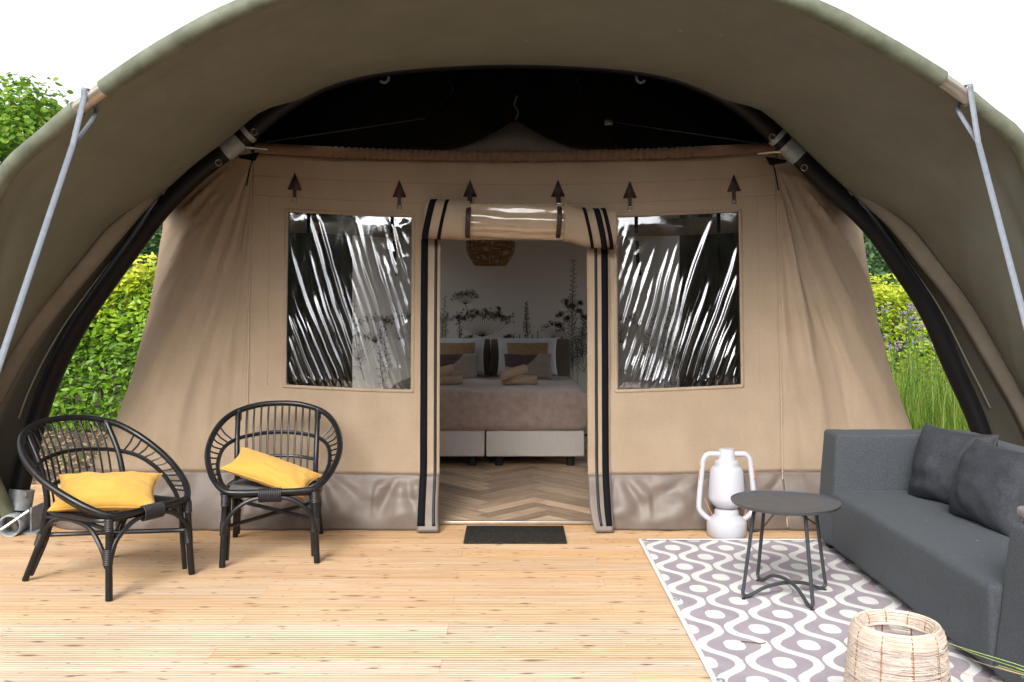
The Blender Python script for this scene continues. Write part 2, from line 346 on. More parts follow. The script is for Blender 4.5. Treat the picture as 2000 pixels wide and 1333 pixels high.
# ------------------------------------------------------------------ ground
GZ = -.16
g = MB(); n = 60
xs = [-80, -40, -20]+lin(-14, 14, 57)+[20, 40, 80]; ys = [-80, -40, -20]+lin(-8, 26, 69)+[40, 80]
g.grid(lambda u, v: (u, v, GZ+.03*fbm(u*.8, v*.8)), xs, ys)
o = obj('ground', g, M_soil, kind='structure')

# deck: boards with milled grooves
deck = bpy.data.objects.new('deck', None); COL.objects.link(deck); deck['kind'] = 'structure'; deck.location = (0, 5, 0)
BW, PITCH = .1415, .145
def board_mesh(Ln):
    prof = []; ng = 6
    prof.append((0, -.028)); prof.append((0, -.003)); prof.append((.003, 0))
    for k in range(ng-1):
        c = BW*(k+1)/ng
        prof += [(c-.0035, 0), (c-.0015, -.0028), (c+.0015, -.0028), (c+.0035, 0)]
    prof += [(BW-.003, 0), (BW, -.003), (BW, -.028)]
    mb = MB(); v = [(x, y-BW/2, z) for x in (-Ln/2, Ln/2) for y, z in prof]; k = len(prof)
    f = [(i, i+k, i+1+k, i+1) for i in range(k-1)]+[tuple(range(k)), tuple(range(2*k-1, k-1, -1))]
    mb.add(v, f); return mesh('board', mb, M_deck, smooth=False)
bcache = {}
X0, X1 = -4.0, 4.4
row = 0; y = 2.75
while y < 7.75:
    cuts = sorted({X0, X1} | {round(q, 1) for q in ([-1.3, 1.7] if row % 3 == 0 else [-2.6, .5, 3.1] if row % 3 == 1 else [-.3, 2.4])})
    for a, b_ in zip(cuts, cuts[1:]):
        Ln = round(b_-a-.0012, 4)
        if Ln not in bcache: bcache[Ln] = board_mesh(Ln)
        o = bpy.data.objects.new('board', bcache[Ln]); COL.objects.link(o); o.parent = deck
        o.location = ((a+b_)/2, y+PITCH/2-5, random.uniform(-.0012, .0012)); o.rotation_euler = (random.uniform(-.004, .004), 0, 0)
    row += 1; y += PITCH
jm = MB()
for q in lin(-3.9, 4.3, 15): jm.box(q-.03, q+.03, -2.2, 2.7, -.15, -.03)
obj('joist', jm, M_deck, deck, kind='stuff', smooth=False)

# ------------------------------------------------------------------ arch curves
YA = 6.3
Lp = [(30, 1000), (38, 959), (74, 817), (105, 731), (142, 655), (181, 592), (262, 479), (323, 400), (394, 332), (456, 285), (500, 247), (563, 199), (650, 155), (780, 128), (1000, 116)]
Rp = [(1225, 128), (1345, 154), (1437, 199), (1500, 250), (1545, 292), (1610, 355), (1700, 441), (1760, 524), (1812, 605), (1859, 712), (1909, 825), (1948, 950), (1958, 1000)]
arch = cr([P(x, y, YA) for x, y in Lp+Rp], 6)
arch = resample(arch, 121)
def foot_tilt(z): return 6.3-.605*z
def Hp(px, py):
    r_ = (580-py)/F; Y = (6.3-.605*H0)/(1+.605*r_); return P(px, py, Y)
hoop_pts = [Vector((-3.28, 6.3, -.02)), Vector((-3.33, foot_tilt(.5), .5)), Vector((-3.22, foot_tilt(1.15), 1.15)), Vector((-2.98, foot_tilt(1.72), 1.72)), Hp(0, 357), Hp(100, 257), Hp(200, 176), Hp(330, 90), Hp(470, 17), Hp(640, -40), Hp(820, -78), Hp(1030, -92),
            Hp(1240, -78), Hp(1420, -40), Hp(1590, 17), Hp(1720, 84), Hp(1850, 163), Hp(1925, 222), Hp(2000, 296), Vector((2.98, foot_tilt(1.78), 1.78)), Vector((3.24, foot_tilt(1.15), 1.15)), Vector((3.36, foot_tilt(.5), .5)), Vector((3.30, 6.3, -.02))]
hoop = resample(cr(hoop_pts, 10), 121)
CEN = Vector((0, YA, 1.0))
def outward(p, c=CEN):
    q = Vector((p.x-c.x, 0, p.z-c.z)); return q.normalized()
def sm(a, b, x):
    t = min(1, max(0, (x-a)/(b-a))); return t*t*(3-2*t)

# ------------------------------------------------------------------ canopy (one thing)
can = thing('arched_canopy', 'large olive arched tarpaulin canopy on black poles over the deck and tent', 'canopy', (0, 6.3, 0))
obj('arch_pole', MB().tube(arch, .062, 14), M_pole, can, True)
# second pole just outside the arch, near each foot
for sgn in (-1, 1):
    seq = arch if sgn < 0 else arch[::-1]
    pts = []
    for k, p in enumerate(seq[:34]):
        f_ = sm(0, 14, k); pts.append(p+outward(p)*(.06+.10*f_)+Vector((0, .08+.02*f_, 0)))
    obj('outer_pole', MB().tube(pts, .046, 12), M_pole, can, True)
# hem line
def hemoff(z): return .055+.21*(1-sm(.3, 2.1, z))
hem_in = []; hem_out = []
for p in arch:
    w = 1-sm(1.9, 2.35, p.z)
    o_ = outward(p)
    w3 = sm(2.72, 2.92, p.z); up = .055-.110*w3
    hem_in.append(p+o_*(hemoff(p.z)*w+.055*(1-w))+Vector((0, -.10*w, 0)))
    hem_out.append(p+o_*((hemoff(p.z)+.10*sm(0, .6, w))*w+up*(1-w))+Vector((0, -.17*w-.085*w3, 0)))
N_S = 64
def can_pt(i, s):
    a, b_ = hem_out[i], hoop[i]
    p = a.lerp(b_, s)
    inw = -outward(p, Vector((0, 0, .9)))
    t = i/120
    p = p+inw*(.42*s*(1-s))*sm(.02, .2, min(t, 1-t))
    wr = .016*fbm(i*.16+s*3.2, s*1.5+i*.05, 3)*4*s*(1-s)+.024*math.sin(i*.55+s*9+2*fbm(i*.12, s*2, 6))*sm(.6, .95, s)*(1-s)*4*(.5+.5*fbm(i*.1, s, 8))
    wr -= .016*max(0, 1-abs(s-.86)/.045)
    return p+inw*wr
mb = MB(); mb.grid(lambda u, v: can_pt(int(u), v), range(1, 120), lin(0, 1, N_S))
obj('front_tarp', mb, M_tarp, can, True, ang=0, solid=.004)
mb = MB()
def hem_pt(i, s):
    a, b_ = hem_in[i], hem_out[i]; p = a.lerp(b_, s)
    return p+Vector((0, -.045*math.sin(PI*s)-.006*fbm(i*.5, s*2), 0))+outward(p)*(.02*math.sin(PI*s))
low = [i for i in range(1, 120) if arch[i].z < 2.25]
for rngs in ([i for i in low if i < 60], [i for i in low if i >= 60]):
    obj('tarp_hem', MB().grid(lambda u, v: hem_pt(u, v), rngs, lin(0, 1, 9)), M_hem, can, True, ang=0, solid=.004)
    obj('side_flap', MB().grid(lambda u, v: (arch[u]+outward(arch[u])*.05+Vector((0, .06, 0))).lerp(hem_in[u]+outward(arch[u])*.03+Vector((0, .03, 0)), v), rngs, lin(0, 1, 5)), M_flap, can, True, ang=0, solid=.004)
    st = [arch[i]+outward(arch[i])*(.052+.07*(1-sm(.6, 1.9, arch[i].z)))+Vector((0, -.02, 0)) for i in rngs if arch[i].z > .75]
    if st: obj('edge_strap', MB().tube(st, .013, 6, flat=.3), M_beige, can, True)
# hoop sleeve with gaps at the guy straps
def near(px, py):
    return min(range(121), key=lambda i: ((hoop[i].x/hoop[i].y*F+1000-px)**2+(580-(hoop[i].z-H0)/hoop[i].y*F-py)**2))
fine = resample(hoop, 601)
def nearf(px, py): return min(range(601), key=lambda i: ((fine[i].x/fine[i].y*F+1000-px)**2+(580-(fine[i].z-H0)/fine[i].y*F-py)**2))
gl0, gl1, gr0, gr1 = nearf(160, 206), nearf(202, 174), nearf(1846, 161), nearf(1892, 196)
obj('awning_pole', MB().tube(hoop, .036, 14), M_alu, can, True)
for a, b_ in ((6, gl0), (gl1, gr0), (gr1, 594)):
    pts = fine[a:b_+1:4]
    rr = [.0455+.0025*fbm(k*.35, a) for k in range(len(pts))]
    obj('pole_sleeve', MB().tube(pts, rr, 14, caps=True), M_sleeve_tarp, can, True)
# guy straps: loop over the pole, then down to a peg on the deck
for gi, sg, peg in ((nearf(170, 198), -1, Vector((-2.07, 3.0, .0))), (nearf(1884, 190), 1, Vector((2.01, 3.0, .0)))):
    c = fine[gi]; dirp = (peg-c).normalized()
    a = c+Vector((0, -.052, .05)); b_ = c+dirp*.34
    mb = MB()
    side = Vector((1, 0, .25*sg)).normalized()*.0145
    def rib(pts, w0=1.0):
        v = []; f = []
        for k, p in enumerate(pts):
            wv = side*(w0 if isinstance(w0, float) else w0[k]); v += [p-wv, p+wv]
        f = [(2*k, 2*k+1, 2*k+3, 2*k+2) for k in range(len(pts)-1)]; mb.add(v, f)
    rib(cr([c+Vector((0, .05, .01)), c+Vector((0, .02, .052)), a+Vector((0, .01, 0)), c+Vector((0, -.058, -.02)), b_], 6))
    rib(cr([c+Vector((-.01*sg, .046, .0)), c+Vector((.016*-sg, .046, -.06)), b_+dirp*-.05+Vector((0, .012, 0)), b_+Vector((.0, .005, .0))], 6), .8)
    rib([b_+dirp*-.02+Vector((0, -.004, 0)), b_.lerp(peg, .5)+Vector((0, -.003, 0)), peg])
    obj('guy_strap', mb, M_strap, can, True, solid=.003, ang=0)
    obj('deck_ring', MB().tube([peg+Vector((.03*math.cos(q), 0, .03+.03*math.sin(q))) for q in lin(0, 2*PI*15/16, 16)], .005, 6, closed=True), M_steel, can, True)
# roof behind the arch: dark lining
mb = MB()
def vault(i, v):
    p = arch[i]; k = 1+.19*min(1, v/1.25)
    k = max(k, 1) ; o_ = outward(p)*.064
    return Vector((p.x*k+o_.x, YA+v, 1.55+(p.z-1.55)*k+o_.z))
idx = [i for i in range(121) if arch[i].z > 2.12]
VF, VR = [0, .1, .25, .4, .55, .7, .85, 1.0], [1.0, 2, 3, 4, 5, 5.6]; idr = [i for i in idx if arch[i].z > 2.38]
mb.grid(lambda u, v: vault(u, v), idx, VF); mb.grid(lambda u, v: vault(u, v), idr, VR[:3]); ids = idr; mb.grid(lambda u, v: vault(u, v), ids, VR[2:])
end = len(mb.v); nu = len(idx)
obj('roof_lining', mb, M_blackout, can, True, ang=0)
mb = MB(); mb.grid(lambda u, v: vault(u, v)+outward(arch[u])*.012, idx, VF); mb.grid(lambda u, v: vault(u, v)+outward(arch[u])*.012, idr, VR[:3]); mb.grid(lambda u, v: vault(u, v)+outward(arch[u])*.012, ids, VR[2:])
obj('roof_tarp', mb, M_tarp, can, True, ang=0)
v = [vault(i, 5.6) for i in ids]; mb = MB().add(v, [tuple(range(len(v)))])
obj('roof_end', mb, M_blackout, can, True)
# clamps, pins and eyelets on the arch
def arch_near(px, py): return min(range(121), key=lambda i: ((arch[i].x/YA*F+1000-px)**2+(580-(arch[i].z-H0)/YA*F-py)**2))
for px, py, sg in ((456, 285, -1), (1547, 294, 1)):
    fa = resample(arch, 601); i0 = min(range(601), key=lambda i: ((fa[i].x/YA*F+1000-px)**2+(580-(fa[i].z-H0)/YA*F-py)**2))
    obj('pole_clamp', MB().tube(fa[i0-4:i0+5], .069, 16), M_galv, can, True)
    j = i0-8*sg
    obj('pole_collar', MB().tube([fa[j-1], fa[j], fa[j+1]], .071, 16), M_galv, can, True)
    q = fa[i0]+Vector((-sg*.07, -.02, -.01)); obj('corner_bolt', MB().tube([q, q+Vector((-sg*.13, .12, .005))], .010, 8), M_steel, can, True)
    q2 = fa[i0]+Vector((-sg*.03, .02, -.06))
    mb = MB().add([q2+Vector((0, 0, 0)), q2+Vector((-sg*.13, .05, .03)), q2+Vector((-sg*.10, .05, -.03)), q2+Vector((-sg*.01, 0, -.02))], [(0, 1, 2, 3)])
    obj('corner_tab', mb, M_black, can, True, solid=.004)
    q3 = q2+Vector((-sg*.09, .03, -.01))
    obj('hanging_strap', MB().tube([q3, q3+Vector((sg*.02, -.01, -.08)), q3+Vector((sg*.04, -.01, -.19))], .014, 6, flat=.3), M_black, can, True)
for px, py in ((497, 258), (427, 318), (1508, 268), (1571, 328), (46, 965)):
    q = P(px, py, YA-.066); obj('eyelet', MB().tube([q+Vector((.02*math.cos(w), -.002, .02*math.sin(w))) for w in lin(0, 2*PI*15/16, 16)], .0045, 6, closed=True), M_steel, can, True)
# galvanised foot brackets
for sg, fx in ((-1, -3.27), (1, 3.27)):
    br = obj('foot_bracket', MB().tube([(fx, YA-.02, .14), (fx+.012*-sg, YA, .27)], .078, 18), M_galv, can, True)
    mb = MB(); ring = [(.066, 0), (.066, .001), (.055, .001), (.055, -.14), (.066, -.14)]
    mb.tube([(fx-.02*-sg*-1, YA-.18, .065), (fx, YA+.02, .065)], .068, 20, caps=False); obj('pipe', mb, M_galv, br, True, solid=.01)
    obj('base_plate', MB().box(fx-.17, fx+.17, YA-.13, YA+.14, -.005, .012, .003, 1), M_galv, br, True)
    for q in (-.12, .12): obj('side_plate', MB().box(fx+q-.006, fx+q+.006, YA-.1, YA+.1, .01, .17, .003, 1), M_galv, br, True)
    obj('pin', MB().tube([(fx-.02, YA-.2, .05), (fx+.13, YA-.14, .16)], .011, 8), M_steel, br, True)
    obj('turnbuckle', MB().tube([(fx-.16, YA-.1, .05), (fx-.10, YA-.1, .33)], .010, 8), M_steel, br, True)
# small hooks under the roof
for px, py, dd in ((755, 155, 6.7), (1247, 155, 6.7)):
    q = P(px, py, dd); sg = 1 if px < 1000 else -1
    obj('roof_hook', MB().tube(cr([q+Vector((.012*sg, 0, .06)), q+Vector((.012*sg, 0, 0)), q+Vector((-.015*sg, 0, -.025)), q+Vector((-.045*sg, 0, -.01))], 6), .011, 8), M_galv, can, True)

# ------------------------------------------------------------------ tent cabin
tent = thing('safari_tent', 'beige canvas cabin tent with brown skirt, two clear windows and open doorway', 'tent', (0, 6.4, 0))
def wy(z): return 6.385+.06*z-.10*(1-sm(0, .38, z))
def sag(x, z): return .062*min(1, max(0, z)/1.0)*max(0, 1-(x/1.82)**2)
def wall(x, z, off=0, wr=True):
    y = wy(z)-off
    if wr:
        y += .009*fbm(x*2.2, z*.9, 5)+.0038*fbm(x*8, z*2.0, 9)+.003*abs(fbm(x*3.5+z*2.2, z*4-x*2, 14))
        y += .004*math.sin(x*14+z*5+3*fbm(x, z))*sm(1.7, 2.3, z)*.35
        if z < .42: y += (.020*abs(fbm(x*4.5+z*2.5, z*5-x*1.8, 2, 4))**.8*1.4+.010*math.sin(x*17+8*fbm(x*1.5, z*3, 4)))*sm(.43, .2, z) if False else 0
    return Vector((x, y, z-sag(x, z)))
def skirt(x, z):
    s_ = sm(.40, .30, z) if False else min(1, max(0, (.375-z)/.08))
    k = math.floor(x/.62+.5); xc = (k+.18*math.sin(k*7.3))*.62; dx = x-xc; dz = .40-z
    an = math.atan2(dx, dz+.05); rr_ = math.hypot(dx, dz)
    e = .022*abs(math.sin(an*5.5+.8*fbm(x*1.5, z*2, 7)+k))**1.4*sm(.03, .16, rr_)*(1-sm(.26, .42, rr_)*.7)+.012*abs(math.sin(x*5.1-z*12+2.2*fbm(x*1.3, z*2, 3)))**1.8+.006*fbm(x*4, z*7, 2)
    p = wall(x, z); p.y -= e*s_*(.45+.55*sm(0, .12, z)); return p
WIN = [(-1.535, -.69, .97, 2.15), (.722, 1.556, .97, 2.15)]
DX0, DX1, DZ = -.60, .655, 2.0
def wall_piece(name, x0, x1, z0, z1, fn, m, holes=(), step=.024, solid=.002):
    def axis(a, b_, brk):
        pts = [a]+sorted({round(q, 5) for q in brk if a+1e-4 < q < b_-1e-4})+[b_]; out = []
        for p, q in zip(pts, pts[1:]):
            k = max(1, round((q-p)/step)); out += [p+(q-p)*i/k for i in range(k)]
        return out+[b_]
    us = axis(x0, x1, [h[0] for h in holes]+[h[1] for h in holes]); vs = axis(z0, z1, [h[2] for h in holes]+[h[3] for h in holes])
    mb = MB(); nu = len(us); mb.v = [tuple(fn(u, v)) for v in vs for u in us]
    for j in range(len(vs)-1):
        for i in range(nu-1):
            cx, cz = (us[i]+us[i+1])/2, (vs[j]+vs[j+1])/2
            if any(h[0] < cx < h[1] and h[2] < cz < h[3] for h in holes): continue
            mb.f.append((j*nu+i, j*nu+i+1, (j+1)*nu+i+1, (j+1)*nu+i))
    return obj(name, mb, m, tent, True, ang=0, solid=solid)
XL, XR, ZT = -1.80, 1.832, 2.545
front = wall_piece('front_wall', XL, XR, .37, ZT, wall, M_canvas, WIN+[(DX0, DX1, .3, DZ)])
wall_piece('skirt', XL, DX0+.06, 0.002, .37, skirt, M_skirt, step=.016)
wall_piece('skirt', DX1-.02, XR, 0.002, .37, skirt, M_skirt, step=.016)
# window flaps of clear vinyl
for wi, (x0, x1, z0, z1) in enumerate(WIN):
    def vin(x, z, wi=wi, x0=x0, x1=x1, z0=z0, z1=z1):
        u = (x-x0)/(x1-x0); w = (z1-z)/(z1-z0)
        if wi == 1: u = 1-u
        p = wall(x, z, wr=False)
        # folds fall steeply from the outer top to the inner bottom
        X_, Z_ = u*(x1-x0), w*(z1-z0); sd = 11+wi*7
        c = X_-.30*Z_-.05*Z_*Z_*(1-u)+.018*fbm(X_*2.0, Z_*1.1, sd)*1.6
        def ridges(c, per, ph, wd):
            q = c/per+ph; k = math.floor(q+.5); d_ = q-k
            rnd = (math.sin(k*12.9898+sd*78.2)*43758.5453) % 1.0; rnd2 = (math.sin(k*39.34+sd*11.1)*24634.63) % 1.0
            st = -.1+.75*rnd*(1-.35*u); g_ = sm(st, st+.35, w+.15*u)
            return math.exp(-((d_-.2*(rnd2-.5))/wd)**2)*(.35+.9*rnd2)*g_
        h = .0105*ridges(c, .058, .3*wi, .24)+.0042*ridges(c+.01*fbm(X_*3, Z_*2, sd+2), .031, .4, .22)*sm(.25, .9, w)
        h += .006*math.exp(-((X_-.62-.1*Z_+.05*math.sin(Z_*6))/.10)**2)*sm(.2, .5, w)*math.sin(c*38+2*fbm(X_*4, Z_*2, 5))*.5
        h += .009*fbm(X_*2.6+Z_*.8, Z_*1.5, sd+4, 2)
        # puckers along the inner edge, lower edge and top inner corner
        h += .0085*sm(.62, .97, u)*(.4+.6*sm(.35, .9, abs(fbm(u*2, w*2.5, sd))*2))*noise.ridged_multi_fractal(Vector((X_*5+Z_*1.5, Z_*6-X_*2, 7+wi)), 1.0, 2.0, 2, 1.0, 2.0)*.6
        h += .003*sm(.93, 1, w)*math.sin(X_*150+6*fbm(X_*9, 1))
        e = min(1, min(u, 1-u, w, 1-w)*22)
        p.y += .012-h*e
        return p
    mb = MB(); mb.grid(vin, lin(x0-.006, x1+.006, 380), lin(z0-.006, z1+.006, 210))
    pane = obj('window_pane', mb, M_vinyl, tent, True, ang=0)
    # rolled inner blind and its straps, seen through the vinyl
    zc = z1-.075
    mb = MB(); mb.tube([wall(x, zc-.004*math.sin(x*6), -.075, False) for x in lin(x0-.04, x1+.04, 24)], [.062+.005*fbm(x*6, 1) for x in lin(x0, x1, 24)], 14)
    bl = obj('rolled_blind', mb, M_canvas, tent, True)
    for fx in (.16, .84):
        xx = x0+(x1-x0)*fx
        obj('blind_strap', MB().box(xx-.012, xx+.012, wy(2.1)+.008, wy(2.1)+.012, zc-.085, z1-.01), M_black, bl, True)
        mb = MB().tube([wall(xx+.01, zc-.09, -.05, False), wall(xx+.015, zc-.25, -.05, False), wall(xx+.03, zc-.33, -.06, False)], .012, 6, flat=.3); obj('strap_tail', mb, M_black, bl, True)
# seams and hems on the front wall
def wstrip(name, pts, w, m, off=.004, vertical=False, parent=None, fn=wall):
    mb = MB(); v = []
    for x, z in pts:
        if vertical: v += [fn(x-w/2, z)+Vector((0, -off, 0)), fn(x+w/2, z)+Vector((0, -off, 0))]
        else: v += [fn(x, z-w/2)+Vector((0, -off, 0)), fn(x, z+w/2)+Vector((0, -off, 0))]
    mb.add(v, [(2*k, 2*k+1, 2*k+3, 2*k+2) for k in range(len(pts)-1)])
    return obj(name, mb, m, parent or tent, True, ang=0, solid=.002)
for z, w in ((2.385, .005), (2.25, .005)): wstrip('seam', [(x, z) for x in lin(XL+.01, XR-.01, 150)], w, M_canvas_in, parent=front)
for x in (XL+.004, XR-.004): wstrip('seam', [(x, z) for z in lin(.02, 2.5, 100)], .010, M_canvas_in, vertical=True, parent=front, off=.006)
for x0, x1, z0, z1 in WIN:
    outer = x0-.13 if x0 < 0 else x1+.13
    wstrip('seam', [(outer, z) for z in lin(.96, 2.25, 60)], .004, M_canvas_in, vertical=True, parent=front)
    for xx in (x0-.014, x1+.014): wstrip('window_hem', [(xx, z) for z in lin(z0-.02, z1+.02, 60)], .022, M_canvas, .0015, vertical=True, parent=front)
    for zz in (z0-.014, z1+.014): wstrip('window_hem', [(x, zz) for x in lin(x0-.02, x1+.02, 50)], .022, M_canvas, .0018, parent=front)
for x in (-.615, .64): wstrip('seam', [(x, z) for z in lin(1.98, 2.25, 20)], .005, M_canvas_in, vertical=True, parent=front)
# gathered brown sleeve over the top rod
mb = MB(); pts = []; rr = []
xs = lin(XL+.03, XR-.03, 420)
mb2 = MB()
def slv(x, a):
    z = ZT+.035-sag(x, 2)
    rad = .036+(.0045*math.sin(x*150+3*fbm(x*7, 0))+.004*fbm(x*30, 2))*(.3+.7*sm(1.6, .9, abs(x)) if False else 1)*(1 if abs(x) < 1.25 else .25)
    return Vector((x, wy(2.5)-.01+rad*.8*math.cos(a), z+rad*math.sin(a)*1.05))
mb2.grid(slv, xs, lin(0, 2*PI, 15)); obj('rod_sleeve', mb2, M_sleeve, tent, True, ang=0)
obj('top_rod', MB().tube([Vector((x, wy(2.5)-.01, ZT+.035-sag(x, 2))) for x in lin(XL-.1, XR+.1, 30)], .014, 8), M_steel, tent, True)
# arrow shaped tabs with straps
tabs = [(576, 362, 0), (780, 376, 0), (918, 375, 1), (1090, 375, 1), (1230, 378, 0), (1433, 365, 0)]
for px, py, long in tabs:
    Y = 6.52; c = P(px, py-3, Y); x, z = c.x, c.z+sag(c.x, 2)
    q = [wall(x-.048, z-.045, .006), wall(x+.048, z-.045, .006), wall(x, z+.075, .006)]
    tb = obj('strap_tab', MB().add(q, [(0, 1, 2)]), M_tab, tent, True, solid=.004)
    if not long:
        obj('tab_strap', MB().box(c.x-.012, c.x+.012, wy(z)-.016, wy(z)-.008, c.z-.105, c.z-.03), M_tab, tb, True)
        zz = c.z-.115; yy = wy(z)-.014
        obj('buckle', MB().tube([(c.x-.014, yy, zz-.013), (c.x+.014, yy, zz-.013), (c.x+.014, yy, zz+.013), (c.x-.014, yy, zz+.013)], .004, 6, closed=True), M_steel, tb, True)
    else:
        yy = wy(2.1)
        pts = [(c.x, yy-.012, c.z-.03), (c.x, yy-.06, c.z-.09), (c.x, yy-.225, c.z-.16), (c.x-.004, yy-.25, c.z-.24), (c.x-.008, yy-.20, c.z-.32), (c.x-.01, yy-.10, c.z-.345)]
        obj('tab_strap', MB().tube(cr(pts, 6), .016, 6, flat=.22), M_tab, tb, True)
        obj('buckle', MB().box(c.x-.018, c.x+.018, yy-.13, yy-.10, c.z-.112, c.z-.100, .003, 1), M_steel, tb, True)
# door edge panels: velcro, zip
def doorstrip(xa, xb, flip):
    def fn(x, z):
        p = wall(x, max(z, .0), .016+.05*sm(.45, .2, z), False); u = abs(x-(xa if not flip else xb))/(xb-xa)
        p.y += -.010*math.sin(z*3+x*5)+.006*fbm(x*3, z*4, 5)
        if z < .22: p.x += (.04 if flip else .015)*(1-z/.22)**2*u; p.y -= .03*(1-z/.22)**2
        return p
    return fn
for xa, xb, flip, bars in ((-.625, -.49, False, ((-.598, .048, M_black), (-.520, .020, M_zip))), (.512, .665, True, ((.632, .046, M_black), (.572, .020, M_zip)))):
    fn = doorstrip(xa, xb, flip)
    mb = MB(); mb.grid(fn, lin(xa, xb, 9), lin(.37, 2.05, 70)); dp = obj('door_edge', mb, M_canvas, tent, True, ang=0, solid=.003)
    mb = MB(); mb.grid(fn, lin(xa, xb, 9), lin(.012, .37, 22)); ds = obj('door_edge_skirt', mb, M_skirt, dp, True, ang=0, solid=.003)
    for x, w, m_ in bars:
        wstrip('velcro_strip' if m_ is M_black else 'zip', [(x, z) for z in lin(.05, 2.0, 70)], w, m_, .005, True, dp, fn)
# rolled-up door
roll = thing('x', '', '') if False else None
def rollpt(x, a, grow=1.0):
    u = (x+.59)/1.29
    zc = 2.075-.035*u; ry, rz = .085*grow, .128*grow
    k = 1+.05*fbm(x*4, math.cos(a)*1.5, math.sin(a)*1.5)
    p = Vector((x, wy(2.05)-.115+ry*k*math.cos(a), zc+rz*k*math.sin(a)))
    if x > .36: p.z -= .03*sm(.36, .5, x)
    return p
def rollmesh(x0, x1, n, grow): 
    mb = MB()
    def fn(x, a):
        e = 1.0
        return rollpt(x, a, grow(x) if callable(grow) else grow)
    mb.grid(fn, lin(x0, x1, n), lin(0, 2*PI, 29)); return mb
dr = obj('rolled_door', rollmesh(-.585, -.285, 24, lambda x: 1.02+.04*fbm(x*9, 4)), M_canvas, tent, True, ang=0, solid=.004)
obj('canvas_end', rollmesh(.345, .70, 26, lambda x: 1.0+.07*fbm(x*8, 2)), M_canvas, dr, True, ang=0, solid=.004)
mb = MB()
def vroll(x, a):
    p = rollpt(x, a, .93+.02*math.sin(a*3+x*2)); s_ = .009*math.sin(a*4+x*1.2)+.004*math.sin(a*9-x*2)
    p.y += s_*math.cos(a)*.6; p.z += s_*math.sin(a)*.6; return p
mb.grid(vroll, lin(-.30, .36, 50), lin(0, 2*PI, 90)); obj('vinyl_centre', mb, M_vroll, dr, True, ang=0)
for x0, x1, g0, lean in ((-.578, -.535, 1.06, 1), (-.475, -.452, 1.06, 1), (.50, .522, 1.09, -1), (.572, .612, 1.08, -1), (.628, .655, 1.08, -1)):
    mb = MB()
    mb.grid(lambda x, a: rollpt(x, a, g0+.005)+Vector((.03*lean*math.sin(a), 0, 0)), lin(x0, x1, 4), lin(0, 2*PI, 29)); obj('velcro_strip', mb, M_black, dr, True, ang=0, solid=.003)
for x in (-.584, .698):
    v = [rollpt(x, a, 1.0) for a in lin(0, 2*PI, 25)[:-1]]; obj('roll_end', MB().add(v, [tuple(range(24))]), M_canvas, dr, True)
